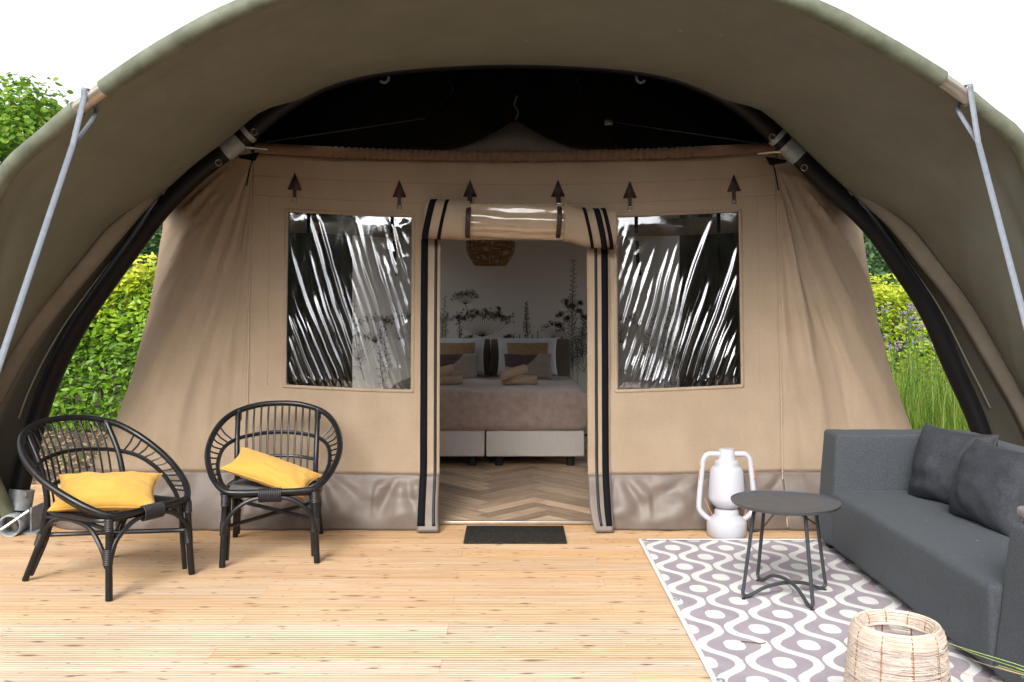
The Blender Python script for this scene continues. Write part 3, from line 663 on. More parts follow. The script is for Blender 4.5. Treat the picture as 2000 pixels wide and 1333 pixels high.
# inner header above the doorway (behind the roll)
# side wings, rounding back along the cabin
def zarch_proj(x, Y):
    xp = x*YA/Y
    best = min(range(121), key=lambda i: abs(arch[i].x-xp)+(0 if arch[i].z > 1.0 else 5))
    return H0+(arch[best].z-H0)*Y/YA
def corner(z, sg):      # half-width of the cabin corner at height z
    tab = [(0, 3.12), (.32, 2.99), (.62, 2.86), (.98, 2.77), (1.44, 2.70), (2.2, 2.675), (3.2, 2.68)]
    for (a, xa), (b_, xb) in zip(tab, tab[1:]):
        if z <= b_: return xa+(xb-xa)*(z-a)/(b_-a)
    return tab[-1][1]
for sg in (-1, 1):
    xs0 = abs(XL) if sg < 0 else XR
    def wing(u, z, sg=sg, xs0=xs0):
        Xc = corner(z, sg); yf = wy(z); R_ = .22+.42*min(1, z/1.0)+.45*sm(.9, 2.3, z)
        # path: front run, rounded corner, side run
        rx = Xc-xs0
        if u <= 1:
            cf = max(0, 1-z/2.45)**.85*.72          # share of the front-facing run at this height
            if u <= .5: x = xs0+rx*cf*u*2; yb = yf
            else:
                ang = (u-.5)*PI; x = xs0+rx*(cf+(1-cf)*math.sin(ang)); yb = yf+R_*(1-math.cos(ang))**1.1
        else:
            x = Xc; yb = yf+R_+(u-1)*3.7
        # tension folds radiating from the top corner
        dx, dz = (x-xs0)+.05, 2.62-z
        an = math.atan2(dx, max(.05, dz)); rr_ = math.hypot(dx, dz)
        f1 = math.sin(an*21+2.0*fbm(an*6, rr_*.7, 3+sg)+sg)
        env = sm(.12, .6, rr_)*(1-sm(1.5, 2.7, rr_)*.75)*sm(0, .08, u)*(1-sm(.6, .9, u)*.75)
        env *= .25+.75*abs(fbm(an*5, .3*rr_, 17+sg))*1.8
        yb += (-.052*abs(f1)**1.3+.010*math.sin(an*70+rr_+2*f1))*env*(1 if u <= 1 else 0)+.006*fbm(x*3, z*2, 4)
        if z < .4: yb -= .018*abs(math.sin(x*6+z*7+2*fbm(x*2, z*2, 3)))**1.6*sm(0, .1, u)*min(1, (.4-z)/.1)
        return Vector((sg*x, yb, z))
    us = lin(0, 1, 90)+[1.06, 1.15, 1.3, 1.5, 1.75, 2.0, 2.2]
    # canvas grid from .37 up to the roof line
    mb = MB(); nv = 90
    for j in range(nv):
        for u in us:
            zt = 2.62
            p0 = wing(u, 2.2); zt = min(2.7, zarch_proj(p0.x, p0.y)+.03) if u <= 1.0 else 2.45
            if u < .06: zt = ZT+.02
            mb.v.append(tuple(wing(u, .37+(zt-.37)*j/(nv-1))))
    nu = len(us); i0, i1 = us.index(1.15), us.index(2.2)
    mb.f = [(j*nu+i, j*nu+i+1, (j+1)*nu+i+1, (j+1)*nu+i) for j in range(nv-1) for i in range(nu-1) if not (i0 <= i < i1 and 12 <= j < 80)]
    sw = [mb.v[j*nu+i] for j in (12, 80) for i in (i0, i1)]
    obj('added_side_window', MB().add(sw, [(0, 1, 3, 2)]), M_vinyl2, tent, True)  # unseen window, added and widened to let daylight into the cabin
    obj('side_wall', mb, M_canvas, tent, True, ang=0, solid=.002)
    mb = MB(); mb.grid(lambda u, v: wing(u, v), us, lin(.0, .37, 20)); obj('skirt', mb, M_skirt, tent, True, ang=0, solid=.002)
# hanging cloth roof with peaks on hooks
peaks = [P(1007, 225, 7.05), P(880, 195, 8.3), P(1130, 195, 8.3)]
def roof(x, y):
    z = 2.50-sag(x, 2)*sm(7.5, 6.5, y)+.05*sm(6.5, 8, y)
    for p in peaks:
        r_ = math.hypot(x-p.x, (y-p.y)*1.1); z += (p.z-2.55)*math.exp(-r_/.42)
    return Vector((x, y, z))
mb = MB(); mb.grid(roof, lin(-2.35, 2.35, 80), lin(6.53, 10.7, 70)); obj('cloth_roof', mb, M_roofcloth, tent, True, ang=0)
for p in peaks:
    q = Vector((p.x, p.y, roof(p.x, p.y).z)); obj('roof_hook', MB().tube(cr([q+Vector((0, -.01, -.02)), q+Vector((.02, -.01, .04)), q+Vector((-.01, -.01, .09)), q+Vector((.01, -.01, .16))], 5), .006, 6), M_galv, tent, True)
for a, b_ in (((520, 278, 6.6), (830, 232, 7.4)), ((1500, 283, 6.6), (1190, 238, 7.4))):
    obj('guy_cord', MB().tube([P(*a), P(*b_)], .004, 6), M_beige, tent, True)
q = P(1188, 238, 7.3); obj('plastic_clip', MB().box(q.x-.03, q.x+.04, q.y-.01, q.y+.01, q.z-.03, q.z+.04, .008, 2), M_steel, tent, True)
# rear wall with printed meadow
bw = obj('back_wall', MB().box(-2.75, 2.75, 10.66, 10.70, 0, 2.62), M_wallpaper, tent, True, smooth=False)
mur = MB(); MY = 10.655
def mp_(cx, cy):
    return ((860+cx/6.06-1000)/F*MY, H0-(560+cy/6.06-580)/F*MY)
def stroke(pts, w):
    pts = [Vector((p[0], p[1])) for p in pts]
    v = []
    for i, p in enumerate(pts):
        T = (pts[min(i+1, len(pts)-1)]-pts[max(i-1, 0)]); T = T.normalized() if T.length > 0 else Vector((0, 1)); N = Vector((-T.y, T.x))
        ww = .62*w*(1-.5*i/len(pts)); a = p+N*ww; c = p-N*ww
        v += [(a.x, MY, a.y), (c.x, MY, c.y)]
    mur.add(v, [(2*k, 2*k+1, 2*k+3, 2*k+2) for k in range(len(pts)-1)])
def bez(a, b_, bend, n=8):
    a, b_ = Vector(a), Vector(b_); N = Vector((-(b_-a).y, (b_-a).x))*bend
    return [a.lerp(b_, t)+N*4*t*(1-t) for t in lin(0, 1, n)]
def floret(c, r_, w=.0022):
    n_ = random.randint(4, 6); ph = random.random()*6
    for k in range(n_):
        a = ph+k*2*PI/n_; stroke([(c[0], c[1]), (c[0]+r_*math.cos(a), c[1]+r_*math.sin(a)), (c[0]+r_*.7*math.cos(a+.7), c[1]+r_*.7*math.sin(a+.7))], w)
def umbel(base, top, wid, ht, n_=13, fl=.02, den=5):
    for k in range(n_):
        t = -1+2*k/(n_-1); e = (top[0]+t*wid, top[1]+ht*(1-.75*t*t)+random.uniform(-.01, .01))
        stroke(bez(base, e, -.10*t), .0028)
        for q in range(den): floret((e[0]+random.gauss(0, fl*1.1), e[1]+random.gauss(0, fl*.8)), fl*random.uniform(.4, .8))
def spike(base, top, w, n_, leaf, bend=0):
    st = bez(base, top, bend, 12); stroke(st, .004)
    for k in range(n_):
        t = .12+.88*k/n_; i = t*11; p = st[int(i)].lerp(st[min(11, int(i)+1)], i-int(i)); sg = 1 if k % 2 else -1
        l_ = leaf*(1.15-t*.8)*random.uniform(.7, 1.2); e = (p.x+sg*l_*.8, p.y+l_*random.uniform(.1, .8))
        ctr = bez(p, e, .2*sg, 6); stroke(ctr, w); stroke(bez(p, e, -.15*sg, 6), w*.6)
umbel(mp_(495, 590), mp_(500, 420), .30, .10, 19, .032, 9); stroke(bez(mp_(495, 590), mp_(490, 640), 0), .005)
umbel(mp_(295, 210), mp_(300, 130), .115, .05, 11, .022, 6); stroke(bez(mp_(295, 210), mp_(330, 420), .05), .004)
umbel(mp_(1345, 620), mp_(1330, 510), .10, .08, 9, .02, 4); umbel(mp_(1440, 620), mp_(1430, 560), .05, .05, 6, .015, 3)
for _ in range(12): c = mp_(705+random.gauss(0, 18), 270+random.gauss(0, 14)); floret(c, .018)
stroke(bez(mp_(705, 290), mp_(650, 420), .05), .003)
spike(mp_(1040, 640), mp_(1020, 175), .006, 26, .055, .03)
spike(mp_(225, 630), mp_(190, 290), .004, 14, .05, -.05); spike(mp_(225, 630), mp_(260, 480), .003, 5, .04)
spike(mp_(1570, 1080), mp_(1580, -330), .005, 46, .10, .01)
for cx, cy in ((1480, 190), (1660, 190), (1420, 330), (1640, 290), (1500, 380), (1560, 240), (1700, 350), (1420, 460)):
    stroke(bez(mp_(1565, cy+120), mp_(cx, cy), .12), .003)
    for _ in range(9): floret((mp_(cx, cy)[0]+random.gauss(0, .018), mp_(cx, cy)[1]+random.gauss(0, .015)), .026, .003)
for k in range(34):
    bx = random.uniform(1480, 1800); by = random.uniform(700, 1150); stroke(bez(mp_(bx, by), mp_(bx+random.uniform(-140, 160), by-random.uniform(120, 480)), random.uniform(-.2, .2)), random.uniform(.002, .0045))
spike(mp_(1690, 900), mp_(1720, 340), .006, 26, .09, .05); spike(mp_(1560, 1000), mp_(1500, 690), .005, 12, .09, -.08)
spike(mp_(70, 630), mp_(90, 300), .004, 12, .06, .05); spike(mp_(10, 700), mp_(60, 100), .004, 18, .07); umbel(mp_(-160, 560), mp_(-160, 400), .2, .1, 13, .03, 5)
for cx, cy in ((800, 590), (830, 600), (770, 600), (300, 620), (370, 590)):
    for _ in range(5): floret((mp_(cx, cy)[0]+random.gauss(0, .02), mp_(cx, cy)[1]+random.gauss(0, .012)), .022)
for cx in (940, 1010, 1155, 1090, 870): stroke([mp_(cx-4, 640), mp_(cx, 560 if cx != 1155 else 520)], .007)
for k in range(40):      # the print runs on along the wall
    s_ = random.choice((-1, 1)); x = s_*random.uniform(.85, 2.5); z0 = random.uniform(.3, .7)
    (spike((x, z0), (x+random.uniform(-.1, .1), z0+random.uniform(.5, 1.2)), .005, 18, .08, .05) if k % 3 else umbel((x, z0+.4), (x, z0+.6), .2, .08, 11, .03, 4))
obj('mural_print', mur, M_ink, bw, True, smooth=False)
# inner curtains behind the windows; right one added so its window reads dark
for x0, x1, yy in ((-1.95, -1.20, 7.1), (1.28, 2.0, 7.2)):
    obj('darkening_curtain', MB().grid(lambda x, z: Vector((x, yy+.03*math.sin(x*26)+.012*math.sin(x*61), z)), lin(x0, x1, 90), lin(.03, 2.45, 10)), M_curtain, tent, True, ang=0, solid=.003)

# herringbone floor of the cabin
fl = bpy.data.objects.new('floor', None); COL.objects.link(fl); fl['kind'] = 'structure'; fl.location = (0, 8.5, .004)
obj('floor_slab', MB().box(-2.4, 2.4, -2.04, 2.15, .0, .004), M_curtain, fl, smooth=False)
obj('threshold', MB().box(-.62, .66, -2.075, -2.047, .0, .022, .004, 2), M_alu, fl)
PL, PW = .60, .12
pm = mesh('plank', MB().box(-PL/2+.0012, PL/2-.0012, -PW/2+.0012, PW/2-.0012, .006, .016, .0015, 1), M_plank)
c45 = math.cos(PI/4)
step = PW*math.sqrt(2)
ncol = 0
def cut_plank(o, yc):
    bm = bmesh.new(); bm.from_mesh(pm); M = Matrix.Translation(o.location) @ o.rotation_euler.to_matrix().to_4x4(); bm.transform(M)
    bmesh.ops.bisect_plane(bm, geom=bm.verts[:]+bm.edges[:]+bm.faces[:], plane_co=(0, yc, 0), plane_no=(0, -1, 0), clear_outer=True)
    bm.transform(M.inverted())
    if not bm.faces: bm.free(); return False
    me = bpy.data.meshes.new('plank'); bm.to_mesh(me); bm.free(); me.materials.append(M_plank); o.data = me; return True
for cidx in range(-4, 5):                       # columns stacked along X, zigzag running along Y
    for k in range(-16, 16):
        y = k*step+(0 if cidx % 2 == 0 else PW*c45); x = cidx*PL*c45
        if abs(x) > 1.45 or not (-2.35 < y < 1.95): continue
        o = bpy.data.objects.new('plank', pm); o.location = (x, y, random.uniform(0, .0006)); o.rotation_euler = (0, 0, PI/4 if cidx % 2 == 0 else -PI/4)
        if y < -1.75 and not cut_plank(o, -2.045): continue
        COL.objects.link(o); o.parent = fl

# ------------------------------------------------------------------ bed and what is on it
BX = -.239
bed = thing('double_bed', 'twin boxspring bed with taupe headboard and brown plush bedspread inside the tent', 'bed', (BX, 9.4, .02))
hwid = .885
for sg in (-1, 1):
    a, b_ = (.008, hwid) if sg > 0 else (-hwid, -.008)
    bb = obj('boxspring', MB().box(a, b_, -.93, 1.1, .10, .33, .012, 3), M_box, bed)
    for lx in (.12, .77):
        for ly in (-.80, .9): obj('leg', MB().lathe([(.035, 0), (.037, .01), (.040, .10)], (sg*lx, ly, 0), 20), M_rubber, bb)
    obj('mattress', MB().box(a, b_, -.92, 1.1, .335, .60, .05, 4), M_white, bed)
    obj('headboard', MB().box(a, b_, 1.10, 1.19, .10, 1.06, .02, 3), M_headb, bed)
def soft(x0, x1, y0, y1, z0, z1, bev, amp, fr, seedz, seg=8):
    bm = bmesh.new(); bmesh.ops.create_cube(bm, size=1)
    for q in bm.verts: q.co = Vector(((x0+x1)/2+q.co.x*(x1-x0), (y0+y1)/2+q.co.y*(y1-y0), (z0+z1)/2+q.co.z*(z1-z0)))
    bmesh.ops.bevel(bm, geom=bm.edges[:], offset=bev, segments=4, profile=.5, affect='EDGES')
    for it in range(5):
        lg = [e for e in bm.edges if e.calc_length() > .05]
        if not lg: break
        bmesh.ops.subdivide_edges(bm, edges=lg, cuts=1, use_grid_fill=True)
    bm.normal_update()
    for q in bm.verts: q.co += q.normal*amp*fbm(q.co.x*fr, q.co.y*fr, q.co.z*fr+seedz)
    bm.verts.index_update(); mb = MB().add([q.co.copy() for q in bm.verts], [[w.index for w in q.verts] for q in bm.faces]); bm.free(); return mb
obj('duvet', soft(-.90, .90, -.2, 1.05, .47, .665, .07, .02, 5, 3), M_grey_duvet, bed, ang=0)
obj('bedspread', soft(-.925, .925, -.985, .12, .325, .70, .095, .012, 4, 7), M_throw, bed, ang=0)
def pillow_mb(w, h, th, seed=0, ears=.06, n=26, crease=.006):
    mb = MB(); top = {}; 
    def pt(u, v, s_):
        x, z = u*w/2, v*h/2
        e = max(0, (1-u*u))*max(0, (1-v*v))
        k = e**.42
        # pull sides in between the corners
        x *= 1-ears*(1-v*v)*abs(u); z *= 1-ears*(1-u*u)*abs(v)
        y = s_*th/2*k*(1+.12*fbm(u*1.3, v*1.3, seed))+crease*k**.5*fbm(u*3.5, v*3.5, seed+s_*9, 4)*2*(1 if k > 0 else 0)
        return (x, y, z)
    us = [math.sin(q*PI/2) for q in lin(-1, 1, n)]
    for s_ in (-1, 1):
        o_ = len(mb.v); mb.v += [pt(u, v, s_) for v in us for u in us]
        for j in range(n-1):
            for i in range(n-1):
                q = (o_+j*n+i, o_+j*n+i+1, o_+(j+1)*n+i+1, o_+(j+1)*n+i); mb.f.append(q if s_ < 0 else q[::-1])
    return mb
def pillow(name, w, h, th, m, loc, rot, label, cat, group=None, seed=0, pipe=None, **kw):
    mb = pillow_mb(w, h, th, seed, **kw)
    me = mesh(name, mb, m, True, 0); bm = bmesh.new(); bm.from_mesh(me); bmesh.ops.remove_doubles(bm, verts=bm.verts, dist=.0004); bm.to_mesh(me); bm.free()
    o = obj(name, me, m); o.location = loc; o.rotation_euler = rot; tag(o, label, cat, group)
    if pipe:
        e = kw.get('ears', .06); us = lin(-1, 1, 22); pts = []
        for u in us: pts.append((u*w/2*(1-e*0), 0, -h/2*(1-e*(1-u*u))))
        for v in us[1:]: pts.append((w/2*(1-e*(1-v*v)), 0, v*h/2))
        for u in us[::-1][1:]: pts.append((u*w/2, 0, h/2*(1-e*(1-u*u))))
        for v in us[::-1][1:-1]: pts.append((-w/2*(1-e*(1-v*v)), 0, v*h/2))
        obj('piping', MB().tube(pts, .004, 6, closed=True), pipe, o)
    return o
for gi, (dx, side) in enumerate(((0, 'right'), (-.79, 'left'))):
    near_ = 'right-hand half of bed' if gi == 0 else 'left half of bed'
    pillow('bed_pillow', .66, .42, .16, M_white, (.166+dx, 10.34, .90), (-.28, 0, 0), f'white bed pillow standing behind woven cushion, {near_}', 'pillow', 'white bed pillows', 3+gi)
    pillow('woven_cushion', .45, .32, .12, M_wov, (.17+dx-.0, 10.19, .90), (-.30, 0, 0), f'tan woven cushion in front of white pillow, {near_}', 'cushion', 'woven cushions on the bed', 13+gi, ears=.03)
    pillow('velvet_cushion', .51, .28, .12, M_two, (.17+dx, 10.00, .815), (-.42, 0, 0), f'two-tone brown and greige cushion lying lowest at the front, {near_}', 'cushion', 'two-tone cushions on the bed', 23+gi, ears=.04)
def towel(loc, rz, ry, Ln, rad, label):
    t_ = thing('rolled_towel', label, 'towel', loc, rz, 'rolled towels on the bed')
    t_.rotation_euler = (0, ry, rz)
    pts = [(x, 0, 0) for x in lin(-Ln/2, Ln/2, 14)]; mb = MB().tube(pts, [rad*(1+.05*fbm(x*9, loc[0])) for x in lin(-Ln/2, Ln/2, 14)], 18)
    obj('towel_body', mb, M_towel, t_)
    for s_ in (-1, 1):
        sp_ = [Vector((s_*(Ln/2+.002), rad*.9*(1-q*.85)*math.cos(q*11), rad*.9*(1-q*.85)*math.sin(q*11))) for q in lin(0, 1, 40)]
        obj('towel_spiral', MB().tube(sp_, .005, 5), M_towel, t_)
for dx, w_ in ((0, 'right-hand half of the bed'), (-.70, 'left half of the bed')):
    towel((.07+dx, 8.92, .765), 0, 0, .32, .046, f'beige rolled towel lying flat across, underneath the tilted one, {w_}')
    towel((.02+dx, 8.88, .845), .95, -.12, .34, .042, f'beige ribbed rolled towel lying tilted on top of another, {w_}')

# pendant lamp
pc = P(958, 492, 8.2)
pl = thing('pendant_lamp', 'barrel shaped rattan pendant lamp hanging inside the tent above the bed', 'lamp', (pc.x, pc.y, pc.z-.115))
prof = [(.135, 0), (.165, .045), (.20, .11), (.208, .17), (.20, .24), (.175, .30), (.12, .33)]
def plerp(prof, z):
    for (r0, z0), (r1, z1) in zip(prof, prof[1:]):
        if z <= z1: return r0+(r1-r0)*(z-z0)/(z1-z0)
    return prof[-1][0]
mb = MB()
for z in lin(0, .33, 50):
    r_ = plerp(prof, z); mb.tube([(r_*math.cos(a), r_*math.sin(a), z+.004*math.sin(a*3+z*90)) for a in lin(0, 2*PI*31/32, 32)], .0022, 4, closed=True)
obj('weave', mb, M_pend, pl)
for k in range(12):
    a = 2*PI*k/12-PI/2; obj('rib', MB().tube([(plerp(prof, z)*math.cos(a)*1.005, plerp(prof, z)*math.sin(a)*1.005, z) for z in lin(0, .33, 14)], .0075 if k == 0 else .004, 6), M_pend, pl)
for z in (0, .33): obj('ring', MB().tube([(plerp(prof, z)*math.cos(a), plerp(prof, z)*math.sin(a), z) for a in lin(0, 2*PI*31/32, 32)], .006, 6, closed=True), M_pend, pl)
obj('bulb', MB().lathe([(.0, .14), (.025, .15), (.035, .18), (.025, .21), (.015, .25), (.015, .30)], seg=16), M_white, pl)
obj('cord', MB().tube([(0, 0, .30), (0, 0, .75)], .004, 6), M_rubber, pl)
for k in range(3): a = k*2*PI/3; obj('spoke', MB().tube([(0, 0, .315), (.12*math.cos(a), .12*math.sin(a), .33)], .003, 5), M_pend, pl)

# ------------------------------------------------------------------ rattan chairs
def mirror(pts): return [Vector((-p[0], p[1], p[2])) for p in pts]
def chair(loc, rz, label):
    c = thing('rattan_chair', label, 'chair', loc, rz, 'black rattan armchairs on the deck')
    half = [(0, -.335, .420), (.17, -.332, .420), (.262, -.305, .432), (.345, -.18, .50), (.395, .02, .60), (.375, .21, .705), (.295, .345, .79), (.155, .425, .835), (0, .447, .847)]
    half = [Vector(p) for p in half]
    full = half+mirror(half[1:-1])[::-1]
    rim = cr(full, 10, True); obj('rim', MB().tube(rim, .0185, 10, closed=True), M_rattan, c)
    mid = [(.238, -.26, .415), (.295, -.15, .455), (.333, .0, .53), (.318, .155, .605), (.245, .27, .645), (.12, .33, .665), (0, .347, .671)]
    mid = [Vector(p) for p in mid]; midf = cr(mid+mirror(mid[:-1])[::-1], 10)
    obj('middle_rail', MB().tube(midf, .0125, 8), M_rattan, c)
    low_ = cr([(-.24, .215, .51), (-.12, .285, .522), (0, .30, .526), (.12, .285, .522), (.24, .215, .51)], 8); obj('lower_rail', MB().tube(low_, .011, 8), M_rattan, c)
    seatring = [(.255, -.29, .40), (.275, -.05, .395), (.25, .17, .395), (.13, .245, .395), (0, .262, .395)]; seatring = [Vector(p) for p in seatring]
    sr = cr([Vector((0, -.315, .40))]+seatring+mirror(seatring[:-1])[::-1], 8, True); obj('seat_frame', MB().tube(sr, .013, 8, closed=True), M_rattan, c)
    for k in range(19):
        y = -.30+k*.030
        w = .255 if y < 0 else .27*math.sqrt(max(.02, 1-(max(0, y)/.27)**2.2))
        obj('seat_slat', MB().tube([(-w, y, .402), (-w*.5, y, .396), (0, y, .394), (w*.5, y, .396), (w, y, .402)], .0068, 6), M_rattan, c)
    rimtop = sorted([p for p in rim if p.y > .15], key=lambda p: p.x)
    def rim_at(x): return min(rimtop, key=lambda p: abs(p.x-x)) if False else interp_x(rimtop, x)
    def interp_x(seq, x):
        for a, b_ in zip(seq, seq[1:]):
            if a.x <= x <= b_.x: return a.lerp(b_, (x-a.x)/max(1e-6, b_.x-a.x))
        return seq[0] if x < seq[0].x else seq[-1]
    midtop = sorted([p for p in midf if p.y > .2], key=lambda p: p.x)
    for k in range(10):
        x = -.20+.4*k/9; a = rim_at(x); m1 = interp_x(midtop, x*.98)+Vector((0, -.008, 0)); b_ = Vector((x*.93, .255-.9*x*x, .40))
        obj('spindle', MB().tube(cr([a, m1, b_], 6), .0062, 6), M_rattan, c)
    for sg in (-1, 1):
        obj('back_post', MB().tube(cr([rim_at(sg*.252), interp_x(midtop, sg*.248)+Vector((0, .0, 0)), Vector((sg*.243, .215, .50)), Vector((sg*.24, .205, .39))], 6), .0165, 10), M_rattan, c)
        # short side spindles between rim and middle rail
        R_ = cr(half, 20); Mh = cr(mid, 20)
        for k in range(11):
            t = k/10; i = int(len(R_)*(.30+.36*t)); j = int(len(Mh)*(.16+.46*t))
            a, b_ = R_[i].copy(), Mh[j].copy(); a.x *= sg; b_.x *= sg
            obj('spindle', MB().tube([a, (a+b_)/2+Vector((sg*.008, 0, -.004)), b_], .0055, 6), M_rattan, c)
        # legs: a main cane and a thinner cane bent into the braces
        lf = obj('leg', MB().tube([(sg*.252, -.318, .425), (sg*.258, -.325, .2), (sg*.266, -.337, 0)], [.0175, .0175, .0185], 10), M_rattan, c)
        lr = obj('leg', MB().tube(cr([(sg*.243, .205, .41), (sg*.252, .245, .24), (sg*.27, .36, 0)], 5), .0175, 10), M_rattan, c)
        obj('inner_cane', MB().tube([(sg*.232, -.285, .40), (sg*.238, -.292, .2), (sg*.246, -.303, .03)], .0135, 8), M_rattan, lf)
        obj('inner_cane', MB().tube(cr([(sg*.222, .19, .38), (sg*.232, .225, .24), (sg*.25, .335, .03)], 5), .0135, 8), M_rattan, lr)
        obj('side_brace', MB().tube(cr([(sg*.262, -.312, .16), (sg*.268, -.285, .25), (sg*.268, -.20, .34), (sg*.266, -.08, .372), (sg*.264, .06, .370), (sg*.262, .16, .33), (sg*.262, .215, .25), (sg*.264, .265, .17)], 6), .0125, 8), M_rattan, c)
        obj('side_rail', MB().tube([(sg*.252, -.30, .355), (sg*.262, -.05, .385), (sg*.247, .20, .36)], .0115, 8), M_rattan, c)
        def wrap(p0, p1, r_, par, nr=7):
            p0, p1 = Vector(p0), Vector(p1); mb = MB(); n_ = nr*2+1
            mb.tube([p0.lerp(p1, q/(n_-1)) for q in range(n_)], [r_+(.0022 if q % 2 else 0) for q in range(n_)], 12); return obj('binding', mb, M_wrap, par)
        wrap((sg*.256, -.316, .255), (sg*.259, -.318, .175), .0235, lf, 9); wrap((sg*.252, -.318, .41), (sg*.254, -.32, .345), .0215, lf, 7)
        wrap((sg*.250, .235, .27), (sg*.256, .262, .20), .0235, lr, 8)
        wrap((sg*.250, .372, .803) if False else rim_at(sg*.252)+Vector((0, .002, .005)), rim_at(sg*.252)*.82+Vector((sg*.045, .055, .085)), .020, c, 5)
        obj('stretcher', MB().tube([(sg*.25, -.315, .235+.012*sg), (0, -.03, .24+.012*sg), (-sg*.252, .25, .245+.012*sg)], .0125, 8), M_rattan, c)
    for y, y2 in ((-.335, -.338), (.245, .25)):
        obj('front_brace' if y < 0 else 'rear_brace', MB().tube(cr([(-.258, y, .19), (-.235, y, .275), (-.17, y2, .345), (-.08, y2, .385), (.08, y2, .385), (.17, y2, .345), (.235, y, .275), (.258, y, .19)], 7), .0125, 8), M_rattan, c)
    mb = MB(); 
    for k in range(13): x = -.06+.01*k; mb.tube([(x, -.337+.026*math.cos(a), .403+.038*math.sin(a)) for a in lin(0, 2*PI*13/14, 14)], .0052, 6, closed=True)
    obj('front_binding', mb, M_wrap, c)
    return c
c1 = chair((-2.212, 5.225, .002), math.radians(60), 'black rattan tub chair angled sideways, nearer the frame foot')
c2 = chair((-1.456, 5.80, .002), math.radians(10), 'black rattan tub chair facing forward in front of the canvas wall')
def yellow(ch, lx, ly, lz, rot, label, seed, w=.54, h=.32, th=.14):
    rz = ch.rotation_euler.z; v = Matrix.Rotation(rz, 3, 'Z') @ Vector((lx, ly, lz))+ch.location
    o = pillow('yellow_cushion', w, h, th, M_yellow, v, (0, 0, 0), label, 'cushion', 'mustard cushions on the rattan chairs', seed, pipe=M_yellow, ears=.13, n=34, crease=.006)
    o.rotation_mode = 'XYZ'; o.rotation_euler = (Matrix.Rotation(rz, 3, 'Z') @ Matrix.Rotation(rot[2], 3, 'Z') @ Matrix.Rotation(rot[1], 3, 'Y') @ Matrix.Rotation(rot[0], 3, 'X')).to_euler()
yellow(c1, -.045, -.03, .485, (-1.13, .04, math.radians(-44)), 'plump mustard yellow cushion lying on the sideways rattan chair', 5)
yellow(c2, -.01, -.05, .485, (-1.2, .30, math.radians(-18)), 'creased mustard yellow cushion tipped down towards its right end on the forward-facing chair', 8, .55, .26, .12)

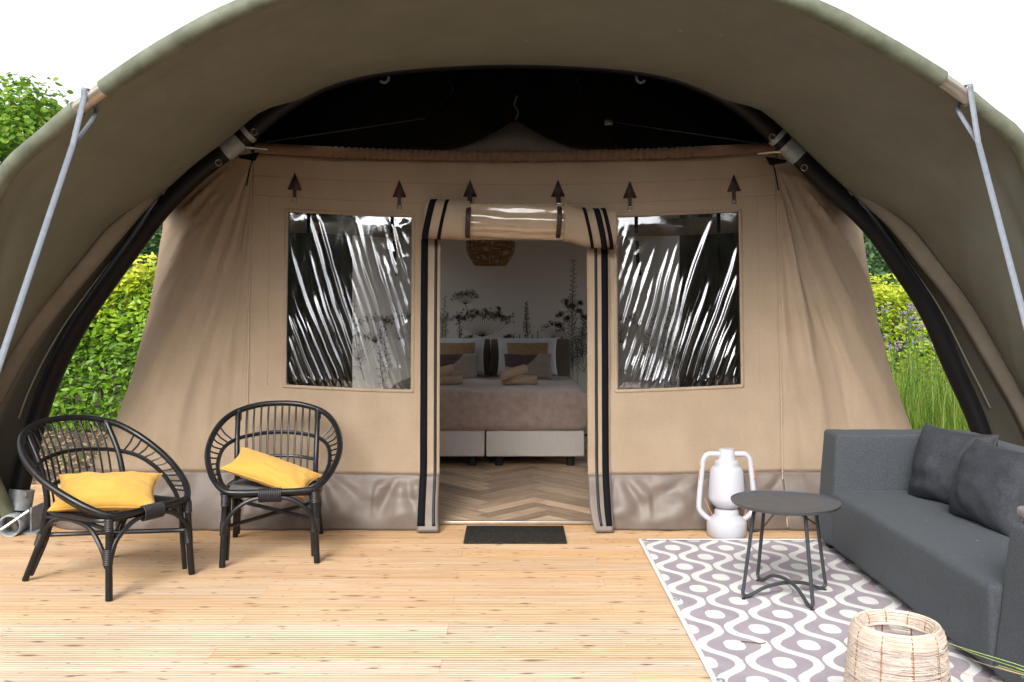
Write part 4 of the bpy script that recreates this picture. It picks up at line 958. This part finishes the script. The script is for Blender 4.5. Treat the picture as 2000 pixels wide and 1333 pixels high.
# ------------------------------------------------------------------ doormat, rug
o = obj('doormat', MB().box(-.325, .325, -.21, .22, 0, .012, .004, 2), M_mat); o.location = (.02, 6.14, .002); tag(o, 'black bristle doormat lying in front of the open tent doorway', 'doormat')
def rug_mat():
    m, t, b = new_mat('rug_weave'); L = t.links.new
    tc = nd(t, 'ShaderNodeTexCoord'); sp = nd(t, 'ShaderNodeSeparateXYZ')
    nz = nd(t, 'ShaderNodeTexNoise', i_Scale=70.0, i_Detail=2.0); L(tc.outputs['Object'], nz.inputs['Vector'])
    ns = nd(t, 'ShaderNodeVectorMath', operation='SUBTRACT'); ns.inputs[1].default_value = (.5, .5, .5); L(nz.outputs['Color'], ns.inputs[0])
    sc = nd(t, 'ShaderNodeVectorMath', operation='SCALE', i_Scale=.008); L(ns.outputs[0], sc.inputs[0])
    ad = nd(t, 'ShaderNodeVectorMath', operation='ADD'); L(tc.outputs['Object'], ad.inputs[0]); L(sc.outputs[0], ad.inputs[1]); L(ad.outputs[0], sp.inputs[0])
    def ma(op, a, b_=None, c=None):
        n = nd(t, 'ShaderNodeMath', operation=op)
        for k, q in enumerate((a, b_, c)):
            if q is None: continue
            if isinstance(q, (int, float)): n.inputs[k].default_value = q
            else: L(q, n.inputs[k])
        return n.outputs[0]
    X, Y = sp.outputs[0], sp.outputs[1]          # object origin sits at world (0.805, 4.39)
    ph = ma('MULTIPLY', Y, 2*PI/.405); cs = ma('COSINE', ph)
    # ogee lattice: two mirrored wavy bands per column of ovals
    cs3 = ma('MULTIPLY', ma('MULTIPLY', cs, cs), cs); wv = ma('ADD', ma('MULTIPLY', cs, 1.2), ma('MULTIPLY', cs3, -.2))
    rel = ma('DIVIDE', ma('SUBTRACT', X, 1.146-.805), .328)
    da = ma('MULTIPLY', ma('ABSOLUTE', ma('SUBTRACT', rel, ma('FLOOR', ma('ADD', rel, .5)))), .328)   # distance to the nearest oval column
    sn = ma('SINE', ph); hw = ma('ADD', ma('MULTIPLY', ma('MULTIPLY', sn, sn), .013), .0195)
    band = ma('LESS_THAN', ma('ABSOLUTE', ma('SUBTRACT', da, ma('ADD', ma('MULTIPLY', wv, .0565), .082))), hw)
    # dots at cos = +-1
    yy = ma('DIVIDE', Y, .2025); fy = ma('MULTIPLY', ma('SUBTRACT', yy, ma('FLOOR', ma('ADD', yy, .5))), .2025)
    sgn = ma('SIGN', cs)
    xd = ma('ADD', ma('MULTIPLY', sgn, .081), 1.065-.805); rd = ma('DIVIDE', ma('SUBTRACT', X, xd), .328)
    fx = ma('MULTIPLY', ma('SUBTRACT', rd, ma('FLOOR', ma('ADD', rd, .5))), .328)
    e = ma('ADD', ma('POWER', ma('DIVIDE', ma('ABSOLUTE', fx), .046), 2.5), ma('POWER', ma('DIVIDE', ma('ABSOLUTE', fy), .062), 2.5))
    dot = ma('LESS_THAN', e, 1.0)
    msk = ma('MAXIMUM', band, dot)
    n2 = nd(t, 'ShaderNodeTexNoise', i_Scale=5.0, i_Detail=6.0); L(tc.outputs['Object'], n2.inputs['Vector'])
    ca = ramp(t, n2.outputs[0], [(.3, (.31, .265, .305)), (.7, (.39, .34, .38))]); cb = ramp(t, n2.outputs[0], [(.3, (.66, .67, .65)), (.7, (.76, .76, .74))])
    mx = nd(t, 'ShaderNodeMixRGB'); L(msk, mx.inputs[0]); L(ca.outputs[0], mx.inputs[1]); L(cb.outputs[0], mx.inputs[2]); L(mx.outputs[0], b.inputs['Base Color'])
    b.inputs['Roughness'].default_value = .7
    w1 = nd(t, 'ShaderNodeTexWave', i_Scale=90.0); L(tc.outputs['Object'], w1.inputs[0]); w1.bands_direction = 'Y'
    bp = nd(t, 'ShaderNodeBump', i_Strength=.3, i_Distance=.002); L(w1.outputs[1], bp.inputs['Height']); L(bp.outputs[0], b.inputs['Normal'])
    return m
rug = obj('outdoor_rug', MB().grid(lambda u, v: Vector((u, v, .0055+.004*max(0, fbm(u*1.2, v*1.2, 2)))), lin(.02, 1.97, 60), lin(-1.14, 1.605, 80)), rug_mat(), solid=.004, ang=0)
rug.location = (.805, 4.39, .003); tag(rug, 'purple and white wave patterned outdoor rug on the deck under the table', 'rug')
M_edge = mat('rug_binding', (.60, .60, .60), (.70, .70, .70), rough=.8, nscale=90)
for a, b_ in (((.01, -1.15), (.01, 1.615)), ((1.98, -1.15), (1.98, 1.615)), ((.0, 1.615), (1.99, 1.615)), ((.0, -1.15), (1.99, -1.15))):
    p, q = Vector((*a, .0065)), Vector((*b_, .0065)); obj('binding', MB().tube([p.lerp(q, k/20) for k in range(21)], .013, 8, flat=.45), M_edge, rug)
for x, y in ((.03, 1.585), (.03, .42), (.03, -.6)):
    obj('eyelet', MB().tube([(x+.014*math.cos(a), y+.014*math.sin(a), .012) for a in lin(0, 2*PI*13/14, 14)], .004, 6, closed=True), M_galv, rug)

# ------------------------------------------------------------------ table
TX, TY = 1.412, 4.895
tb = thing('side_table', 'round dark grey metal side table standing on the patterned rug', 'table', (TX, TY, .012))
obj('table_top', MB().lathe([(.0, .463), (.24, .463), (.262, .466), (.272, .474), (.276, .485), (.2725, .485), (.268, .479), (.255, .4765), (0, .4765)], seg=72), M_table, tb)
feet = [Vector((-.24, -.075, .008)), Vector((-.08, .245, .008)), Vector((.065, -.25, .008)), Vector((.235, .075, .008))]
def bentrod(a, b_, zc):
    pts = []
    ta, tb_ = Vector((a.x*.72, a.y*.72, .463)), Vector((b_.x*.72, b_.y*.72, .463))
    def side(f, t_):
        out = f.normalized()*1; up = f+Vector((0, 0, .05))
        dirl = (t_-f).normalized()
        return [t_, t_.lerp(f, .5), f+dirl*.10, f+dirl*.055, f*.985+Vector((0, 0, .022)), f*.91+Vector((0, 0, .006)), f*.78+Vector((0, 0, .012))]
    A = side(a, ta); B = side(b_, tb_)
    pts = A+[a*.45+Vector((0, 0, zc*.75)), Vector((0, 0, zc)), b_*.45+Vector((0, 0, zc*.75))]+B[::-1]
    return cr(pts, 6)
obj('leg_frame', MB().tube(bentrod(feet[0], feet[3], .060), .0095, 10), M_tableleg, tb)
obj('leg_frame', MB().tube(bentrod(feet[1], feet[2], .080), .0095, 10), M_tableleg, tb)
for f in feet: obj('foot_cap', MB().lathe([(.010, -.008), (.012, -.004), (.010, .004)], (f.x*.97, f.y*.97, 0), 12), M_rubber, tb)

# ------------------------------------------------------------------ lantern with cable
ln = thing('storm_lantern', 'large white plastic storm lantern on the deck beside the rug', 'lantern', (1.392, 6.145, .003))
k_ = .000845
prof = [(0, 0), (140, 0), (150, 12), (151, 100), (146, 118), (120, 140), (92, 160), (90, 192), (82, 204), (60, 208), (60, 214), (88, 222), (122, 252), (137, 285), (138, 300), (124, 500), (112, 522), (94, 530), (90, 536), (91, 562), (84, 576), (70, 580), (66, 590), (62, 600), (60, 655), (54, 664), (0, 664)]
obj('body', MB().lathe([(r_*k_, z*k_) for r_, z in prof], seg=48), M_lantern, ln, ang=50)
for sg in (-1, 1):
    obj('handle', MB().tube(cr([(sg*50*k_, 0, 622*k_), (sg*110*k_, 0, 624*k_), (sg*150*k_, 0, 618*k_), (sg*178*k_, 0, 580*k_), (sg*187*k_, 0, 520*k_), (sg*202*k_, 0, 380*k_), (sg*212*k_, 0, 250*k_), (sg*208*k_, 0, 200*k_), (sg*178*k_, 0, 160*k_), (sg*130*k_, 0, 120*k_)], 6), .0175, 12), M_lantern, ln)
    obj('orange_wire', MB().tube(cr([(sg*196*k_, -.012, 540*k_), (sg*214*k_, -.014, 500*k_), (sg*212*k_, -.014, 440*k_), (sg*206*k_, -.014, 420*k_)], 5), .0022, 5), M_orange, ln)
    obj('orange_wire', MB().tube(cr([(sg*175*k_, -.02, 290*k_), (sg*150*k_, -.03, 230*k_), (sg*120*k_, -.06, 165*k_)], 5), .0022, 5), M_orange, ln)
cb = obj('power_cable', MB().tube(cr([(1.53, 6.13, .03), (1.60, 6.10, .05), (1.70, 6.12, .15), (1.80, 6.14, .165), (1.92, 6.12, .11), (2.05, 6.1, .03), (2.3, 6.08, .012)], 8), .006, 8), M_rubber); tag(cb, 'black power cable running from the white lantern behind the sofa', 'cable')

# ------------------------------------------------------------------ sofa and its pillows
so = thing('outdoor_sofa', 'charcoal grey upholstered outdoor sofa along the edge of the rug', 'sofa', (2.35, 4.7, .012))
def rbox(name, verts8, bev, m, par, amp=.003):
    bm = bmesh.new(); vs = [bm.verts.new(Vector(v)-Vector(so.location)) for v in verts8]
    for q in ((0, 1, 2, 3), (7, 6, 5, 4), (0, 4, 5, 1), (1, 5, 6, 2), (2, 6, 7, 3), (3, 7, 4, 0)): bm.faces.new([vs[i] for i in q])
    bmesh.ops.recalc_face_normals(bm, faces=bm.faces[:])
    bmesh.ops.bevel(bm, geom=bm.edges[:], offset=bev, segments=4, profile=.5, affect='EDGES')
    for it in range(5):
        lg = [e for e in bm.edges if e.calc_length() > .09]
        if not lg: break
        bmesh.ops.subdivide_edges(bm, edges=lg, cuts=1, use_grid_fill=True)
    bm.normal_update()
    for v in bm.verts: v.co += v.normal*amp*fbm(v.co.x*4, v.co.y*4, v.co.z*4+bev*100)*1.5
    bm.verts.index_update(); mb = MB().add([q.co.copy() for q in bm.verts], [[w.index for w in q.verts] for q in bm.faces]); bm.free()
    return obj(name, mb, m, par, ang=50)
def hexa(x0, x1, y0, y1, z0, z1, dxt=0, dyt0=0, dyt1=0): return [(x0, y0, z0), (x1, y0, z0), (x1, y1, z0), (x0, y1, z0), (x0+dxt, y0+dyt0, z1), (x1, y0+dyt0, z1), (x1, y1+dyt1, z1), (x0+dxt, y1+dyt1, z1)]
rbox('seat_base', hexa(1.895, 2.60, 3.745, 5.615, .06, .405, -.008), .028, M_sofa, so, .006)
rbox('arm', hexa(1.893, 2.80, 5.617, 5.91, .06, .735, .03, 0, -.06), .022, M_sofa, so)
rbox('arm', hexa(1.893, 2.80, 3.45, 3.743, .06, .665, .07, .05, 0), .022, M_sofa, so)
rbox('backrest', hexa(2.602, 2.80, 3.747, 5.613, .06, .735, .06), .022, M_sofa, so)
for x in (1.97, 2.72):
    for y in (3.55, 5.83): obj('leg', MB().box(x-.03-2.35, x+.03-2.35, y-.03-4.7, y+.03-4.7, -.008, .055, .004, 1), M_rubber, so)
# flaking light specks on the seat (worn fabric)
mb = MB()
for k in range(34):
    x, y = random.gauss(2.30, .12), random.gauss(4.25, .28)
    if not (1.98 < x < 2.55 and 3.85 < y < 5.2): continue
    s_ = random.uniform(.002, .007); a = random.random()*6; z = .4005+.012-.012
    mb.add([(x-2.35+s_*math.cos(a+q)*random.uniform(.5, 1.3), y-4.7+s_*math.sin(a+q)*random.uniform(.5, 1.3), .4015) for q in (0, 1.3, 2.6, 3.9, 5.2)], [(0, 1, 2, 3, 4)])
obj('worn_fluff', mb, mat('fluff', (.22, .23, .24), rough=1), so, kind='stuff')
pillow('sofa_pillow', .52, .45, .28, M_sofa_pil, (2.46, 5.30, .59), (math.radians(-16), 0, math.radians(90-180+20)), 'dark grey scatter pillow in the far corner of the sofa next to its arm', 'pillow', 'grey pillows on the sofa', 41, pipe=M_piping, ears=.09, crease=.009)
pillow('sofa_pillow', .56, .44, .28, M_sofa_pil, (2.44, 4.78, .585), (math.radians(-20), 0, math.radians(-84)), 'dark grey scatter pillow cut by the picture edge, middle of the sofa back', 'pillow', 'grey pillows on the sofa', 52, pipe=M_piping, ears=.09, crease=.009)
cl = obj('folded_cloth', soft(-.10, .13, -.07, .07, -.02, .03, .02, .012, 9, 4), mat('pinkish_cloth', (.17, .14, .15), (.23, .19, .205), rough=.95, nscale=30, bump=.5, bscale=200)); cl.location = (2.14, 3.80, .690); tag(cl, 'small pinkish grey cloth bunched on top of the near arm of the sofa', 'cloth')
cl.location = (2.09, 3.685, .695)

# ------------------------------------------------------------------ woven lamp in the foreground
lx, ly = 752/F*3.32, 3.32
lm = thing('woven_lamp', 'cone shaped lamp of natural woven thread standing on the rug, cut by the picture edge', 'lamp', (lx, ly, .012))
prof = [(.190, .0), (.179, .12), (.168, .25), (.160, .33), (.156, .362), (.150, .382), (.139, .394), (.128, .393), (.119, .384), (.115, .368), (.116, .35)]
def pp(s_):
    q = s_*(len(prof)-1); i = min(int(q), len(prof)-2); f_ = q-i; return prof[i][0]+(prof[i+1][0]-prof[i][0])*f_, prof[i][1]+(prof[i+1][1]-prof[i][1])*f_
pc_ = cr([Vector((r_, 0, z)) for r_, z in prof], 30)
pcl = resample(pc_, 185)
mb = MB()
for i, p in enumerate(pcl):
    if i < 142 and random.random() < .03: continue
    tl = random.gauss(0, .004) if i < 140 else random.gauss(0, .0012); ph = random.random()*6
    ri = random.uniform(.0007, .0012) if i < 140 else .0015
    mb.tube([((p.x+.0012*math.sin(5*a+i))*math.cos(a), (p.x+.0012*math.sin(5*a+i))*math.sin(a), p.z+tl*math.sin(a+ph)) for a in lin(0, 2*PI*47/48, 48)], ri, 4, closed=True)
obj('thread_weave', mb, M_natural, lm)
for k in range(10):
    a = 2*PI*k/10+.25; obj('rib', MB().tube([(q.x*math.cos(a)*.992, q.x*math.sin(a)*.992, q.z) for q in pcl[::6]], .0032, 6), mat('rib_wire', (.30, .17, .09), rough=.6) if k == 0 else bpy.data.materials['rib_wire'], lm)
for r_, z, w in ((.190, .004, .005), (.117, .352, .004), (.139, .394, .004)): obj('ring', MB().tube([(r_*math.cos(a), r_*math.sin(a), z) for a in lin(0, 2*PI*47/48, 48)], w, 8, closed=True), M_natural, lm)
# ------------------------------------------------------------------ debris on rug and deck
o = obj('twig', MB().tube(cr([(-.05, .01, .004), (-.015, .0, .006), (.03, -.012, .004), (.055, -.01, .006)], 4), .002, 5), M_dirt); p = G(1470, 1262); o.location = (p.x, p.y, .012); tag(o, 'small dark twig lying on the patterned rug', 'twig')

# ------------------------------------------------------------------ vegetation
def leaves(n, posf, size, tintf, normf=None, fold=.25, asp=.42):
    V = np.zeros((n, 6, 3)); T = np.zeros(n)
    for i in range(n):
        p, nrm = posf(i)
        ax = Vector((random.gauss(0, 1), random.gauss(0, 1), random.gauss(0, .6)))+nrm*.3
        ax = (ax-nrm*ax.dot(nrm)*.6).normalized(); n2 = (nrm+Vector((random.gauss(0, .45), random.gauss(0, .45), random.gauss(0, .45)))).normalized()
        sd = ax.cross(n2)
        if sd.length < .1: sd = ax.cross(Vector((.3, .5, .8)))
        sd.normalize(); n2 = sd.cross(ax)
        s_ = size*random.uniform(.6, 1.25); w = s_*asp/2
        pts = (p, p+ax*s_*.35+sd*w+n2*w*fold, p+ax*s_*.75+sd*w*.75+n2*w*fold, p+ax*s_-n2*s_*.08, p+ax*s_*.75-sd*w*.75+n2*w*fold, p+ax*s_*.35-sd*w+n2*w*fold)
        for k in range(6): V[i, k] = pts[k]
        T[i] = tintf(p)
    return V, T
def leafmesh(name, V, T, m, q8=(0, 1, 2, 3, 0, 3, 4, 5)):
    n = len(V); me = bpy.data.meshes.new(name)
    vs = V.reshape(-1, 3); me.vertices.add(n*6); me.vertices.foreach_set('co', vs.ravel())
    base = np.arange(n)*6; quads = np.stack([base+k for k in q8], 1).reshape(-1)
    me.loops.add(n*8); me.loops.foreach_set('vertex_index', quads.astype(np.int32)); me.polygons.add(n*2)
    me.polygons.foreach_set('loop_start', np.arange(n*2, dtype=np.int32)*4); me.polygons.foreach_set('loop_total', np.full(n*2, 4, dtype=np.int32))
    me.update(); me.validate()
    at = me.attributes.new('tint', 'FLOAT', 'FACE'); at.data.foreach_set('value', np.repeat(T, 2).astype(np.float32))
    me.materials.append(m); return me
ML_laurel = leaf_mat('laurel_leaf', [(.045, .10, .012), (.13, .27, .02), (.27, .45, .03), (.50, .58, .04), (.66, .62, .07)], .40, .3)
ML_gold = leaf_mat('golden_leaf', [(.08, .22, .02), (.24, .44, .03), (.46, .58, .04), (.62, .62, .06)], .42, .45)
ML_tree = leaf_mat('tree_leaf', [(.05, .12, .02), (.12, .27, .03), (.24, .40, .04), (.44, .52, .06)], .45, .5)
ML_dark = leaf_mat('dark_tree_leaf', [(.03, .08, .03), (.07, .17, .05), (.12, .24, .06)], .35, .5)
ML_far = leaf_mat('far_wood_leaf', [(.03, .04, .022), (.065, .08, .045), (.11, .12, .065)], .25, .6)
ML_grass = leaf_mat('grass_blade', [(.07, .17, .02), (.20, .36, .04), (.42, .44, .12)], .45, .5)
def hedge(name, label, x0, x1, y0, y1, ztop, n, size, m, tintf, nparts):
    h = thing(name, label, 'hedge', ((x0+x1)/2, (y0+y1)/2, GZ))
    loc = Vector(h.location)
    def surf(i):
        x = random.uniform(x0, x1); z = random.random()**.85*(ztop-GZ)
        bul = .22*fbm(x*1.3, z*1.3, 4)
        if random.random() < .80: y = y0+bul+abs(random.gauss(0, .10)); nr = Vector((0, -.75, .65))
        else: y = random.uniform(y0, y1); z = ztop-GZ+.12*fbm(x*1.4, y*1.4)-abs(random.gauss(0, .07)); nr = Vector((0, -.3, .95))
        if random.random() < .05: z = ztop-GZ+random.uniform(0, .18)
        return Vector((x, y, z+GZ))-loc, nr
    V, T = leaves(n, surf, size, lambda p: tintf(p.z+GZ))
    order = np.argsort(V[:, 0, 1])
    # nearest leaves in view become single leaves
    vis = [i for i in order if abs((V[i, 0, 0]+loc.x)/(V[i, 0, 1]+loc.y)*F) < 1000]
    pick = vis[:nparts]; rest = np.setdiff1d(np.arange(n), pick)
    obj('foliage', leafmesh('foliage', V[rest], T[rest], m), m, h, kind='stuff')
    for i in pick:
        c = V[i, 0].copy(); me = leafmesh('leaf', V[i:i+1]-c, T[i:i+1], m); o = bpy.data.objects.new('leaf', me); COL.objects.link(o); o.parent = h; o.location = c
    # woody inside
    mb = MB()
    for k in range(int((x1-x0)*5)):
        x = random.uniform(x0, x1)-loc.x; y = random.uniform(y0+.3, y1-.2)-loc.y
        mb.tube(cr([(x, y, 0), (x+random.gauss(0, .08), y+random.gauss(0, .08), .8), (x+random.gauss(0, .2), y+random.gauss(0, .15), ztop-GZ-.15)], 4), [.016]*8+[.006], 5)
    obj('stem', mb, M_bark, h, kind='stuff'); return h
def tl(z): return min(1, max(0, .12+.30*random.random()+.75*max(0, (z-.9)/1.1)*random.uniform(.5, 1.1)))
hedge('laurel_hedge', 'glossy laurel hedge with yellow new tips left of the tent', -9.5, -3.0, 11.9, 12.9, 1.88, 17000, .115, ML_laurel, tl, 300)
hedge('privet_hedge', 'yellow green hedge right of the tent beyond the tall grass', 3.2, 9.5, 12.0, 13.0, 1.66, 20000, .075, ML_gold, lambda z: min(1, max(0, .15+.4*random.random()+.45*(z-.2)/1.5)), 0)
def tree(name, label, loc, h, rad, n, size, m, zlow=.3, clumps=26, group=None):
    t_ = thing(name, label, 'tree', loc, 0, group)
    cl_ = []
    for k in range(clumps):
        a = random.random()*2*PI; z = h*(zlow+(1-zlow)*random.random()**.9); rr_ = rad*math.sqrt(random.random())*math.sin(min(1, (1.08-(z/h-zlow)/(1-zlow)))*PI*.55+.25)
        cl_.append((Vector((rr_*math.cos(a), rr_*math.sin(a), z)), rad*random.uniform(.18, .38)))
    def pos(i):
        c, r_ = random.choice(cl_); v = Vector((random.gauss(0, 1), random.gauss(0, 1), random.gauss(0, 1))).normalized()
        return c+Vector((v.x, v.y, v.z*.75))*r_*random.random()**.4, (v+Vector((0, 0, .7))).normalized()
    V, T = leaves(n, pos, size, lambda p: min(1, max(0, .1+.55*random.random()+.35*(p.z/h-.4))), asp=.6)
    obj('crown', leafmesh('crown', V, T, m), m, t_)
    mb = MB().tube(cr([(0, 0, 0), (.05, 0, h*.3), (-.05, .03, h*.6), (0, 0, h*.92)], 5), [rad*.08*(1-.85*k/15) for k in range(16)], 9)
    for c, r_ in cl_[:18]: mb.tube([(0, 0, c.z*.55), c*.6+Vector((0, 0, c.z*.2)), c], [rad*.028, rad*.018, rad*.006], 5)
    obj('trunk', mb, M_bark, t_); return t_
tree('oak_tree', 'tall bright green leafy tree rising behind the canopy at upper left', (-9.45, 17, GZ), 5.5, 2.1, 22000, .13, ML_tree, .04, 80)
tree('dark_tree', 'dark green tree behind the laurel hedge in the left side gap', (-6.6, 18.5, GZ), 4.3, 2.2, 9000, .13, ML_dark, .15, 34)
tree('dark_tree', 'dark green tree behind the yellow hedge in the right side gap', (6.6, 19, GZ), 4.0, 1.9, 7000, .12, ML_dark, .15, 28)
tree('birch_tree', 'loose green tree with sky showing through beyond the right hedge', (8.6, 17.5, GZ), 4.2, 1.7, 5000, .12, ML_tree, .2, 24)
# far wood all round as one mass (also what the window vinyl mirrors from behind the camera)
def ring(i):
    a = random.random()*2*PI; R_ = random.uniform(26, 31); hh = 3.5+1.4*fbm(math.cos(a)*3, math.sin(a)*3, 1)
    if math.sin(a) < -.1: R_ -= 9; hh += 3.1
    z = random.random()*hh; return Vector((R_*math.cos(a), R_*math.sin(a)+4, GZ+z)), Vector((-math.cos(a), -math.sin(a), .8)).normalized()
V, T = leaves(40000, ring, .75, lambda p: random.random(), asp=.7)
o = obj('far_woods', leafmesh('far_woods', V, T, ML_far), ML_far, kind='stuff'); tag(o, 'distant dark green woods all round the plot', 'woods')
# tall grass, flowers, bark chips
def blades(n, posf, h0, h1, w):
    V = np.zeros((n, 6, 3)); T = np.zeros(n)
    for i in range(n):
        p = posf(); h_ = random.uniform(h0, h1); a = random.random()*6.28; ln_ = Vector((math.cos(a), math.sin(a), 0)); sd = Vector((-ln_.y, ln_.x, 0))*w; b_ = random.uniform(.1, .55)*h_
        q1 = p+Vector((0, 0, h_*.55))+ln_*b_*.25; q2 = p+Vector((0, 0, h_))+ln_*b_
        for k, v in enumerate((p-sd, p+sd, q1+sd*.8, q1-sd*.8, q2+sd*.15, q2-sd*.15)): V[i, k] = v
        T[i] = random.random()
    return V, T
V, T = blades(4200, lambda: Vector((random.uniform(3.6, 8), random.uniform(9.6, 11.6), GZ)), .45, 1.15, .0045)
o = obj('tall_grass', leafmesh('tall_grass', V, T, ML_grass, (0, 1, 2, 3, 3, 2, 4, 5)), ML_grass, kind='stuff'); tag(o, 'tall wild grass between the tent and the right hedge', 'grass')
V, T = blades(9000, lambda: Vector((random.choice((-1, 1))*random.uniform(3.4, 12), random.uniform(-6, 11.8), GZ)), .04, .16, .006)
o = obj('lawn_grass', leafmesh('lawn_grass', V, T, ML_grass, (0, 1, 2, 3, 3, 2, 4, 5)), ML_grass, kind='stuff'); tag(o, 'short grass on the soil beside the deck', 'grass')
M_flower = mat('purple_flower', (.20, .13, .26), (.30, .20, .36), rough=.8, nscale=40)
M_stalk = mat('flower_stalk', (.08, .14, .03), rough=.7)
fl_lab = 'tall thin purple flowering stem in front of the yellow green hedge'
for k in range(26):
    x, y = random.uniform(4.25, 5.25), random.uniform(10.6, 11.6); hh = random.uniform(1.0, 1.62)
    f = thing('purple_flower', fl_lab, 'flower', (x, y, GZ), 0, 'purple flowering stems by the right hedge')
    lean = Vector((random.gauss(0, .08), random.gauss(0, .08), 0)); mb = MB(); mb.tube(cr([(0, 0, 0), lean*.4+Vector((0, 0, hh*.5)), lean+Vector((0, 0, hh))], 4), .004, 5)
    hm = MB()
    for q in range(5):
        e = lean+Vector((random.gauss(0, .05), random.gauss(0, .05), hh+random.uniform(-.05, .06))); mb.tube([lean*.8+Vector((0, 0, hh*.85)), e], .0025, 4)
        for _ in range(7):
            c = e+Vector((random.gauss(0, .014), random.gauss(0, .014), random.gauss(0, .009))); s_ = .010
            hm.add([c+Vector((s_, 0, 0)), c+Vector((0, s_, 0)), c+Vector((-s_, 0, 0)), c+Vector((0, -s_, 0)), c+Vector((0, 0, s_))], [(0, 1, 4), (1, 2, 4), (2, 3, 4), (3, 0, 4)])
    obj('stem', mb, M_stalk, f); obj('flower_head', hm, M_flower, f, kind='stuff')
chips = MB()
for k in range(6500):
    sg = -1 if k % 3 else 1; x = sg*random.uniform(2.7, 7.5); y = random.uniform(7.0, 12.4); s_ = random.uniform(.012, .035); a = random.random()*6; t_ = random.gauss(0, .3)
    ax = Vector((math.cos(a), math.sin(a), math.sin(t_)))*s_; sd = Vector((-math.sin(a), math.cos(a), random.gauss(0, .3)))*s_*.45; c = Vector((x, y, GZ+.03+random.random()*.03)); u = Vector((0, 0, .006))
    chips.add([c-ax-sd, c+ax-sd*.6, c+ax+sd*.8, c-ax+sd, c+u], [(0, 1, 4), (1, 2, 4), (2, 3, 4), (3, 0, 4)])
M_chip = mat('bark_chip', (.16, .085, .045), (.40, .27, .17), rough=.95, nscale=9)
o = obj('bark_chips', chips, M_chip, smooth=False, kind='stuff'); tag(o, 'reddish brown bark chips covering the bed beside the tent', 'bark chips')
# wire fence behind the hedges
for sg, x0, x1, z in ((-1, -13, -3.0, 1.86), (1, 3.0, 13, 1.70)):
    fe = thing('wire_fence', 'thin wire fence behind the laurel hedge on the left' if sg < 0 else 'thin wire fence behind the yellow green hedge on the right', 'fence', ((x0+x1)/2, 13.6, GZ))
    cx = (x0+x1)/2
    for q in lin(x0, x1, 5): obj('post', MB().tube([(q-cx, 0, 0), (q-cx, 0, z-GZ+.05)], .022, 8), M_wire, fe)
    for zz in (.5, .9, 1.3, z-GZ): obj('wire', MB().tube([(x0-cx, 0, zz), (x1-cx, 0, zz)], .007 if zz > 1.5 else .004, 6), M_wire, fe)
# grass stalks leaning into the foreground at lower right
gt = thing('grass_tuft', 'green and straw coloured grass stalks leaning in from the lower right corner', 'plant', (1.78, 2.62, GZ))
rt = Vector((1.78, 2.62, GZ))
tips = [(1845, 1254, 2.95, .0022), (1878, 1268, 2.9, .0018), (1950, 1300, 2.85, .002), (1945, 1302, 2.8, .002), (1985, 1305, 2.75, .002), (1995, 1322, 2.75, .0018), (1900, 1290, 2.9, .0016), (2040, 1290, 2.7, .002), (2080, 1260, 2.7, .002), (1868, 1312, 2.95, .0014)]
for k, (px, py, dd, w) in enumerate(tips):
    e = P(px, py, dd); b_ = rt+Vector((random.uniform(-.07, .07), random.uniform(-.06, .06), 0)); md_ = b_.lerp(e, .55)+Vector((.10, 0, .20))
    pts = cr([b_, b_.lerp(md_, .5)+Vector((.05, 0, .05)), md_, e], 6)
    v, f_ = leafmesh, None
    mb = MB().tube([p-rt for p in pts], [w*(1.3-.9*i/len(pts)) for i in range(len(pts))], 5)
    obj('stalk', mb, mat('green_stalk', (.28, .40, .06), rough=.5) if k == 0 else (bpy.data.materials['green_stalk'] if k % 3 else (bpy.data.materials.get('straw_stalk') or mat('straw_stalk', (.5, .34, .2), rough=.7))), gt)
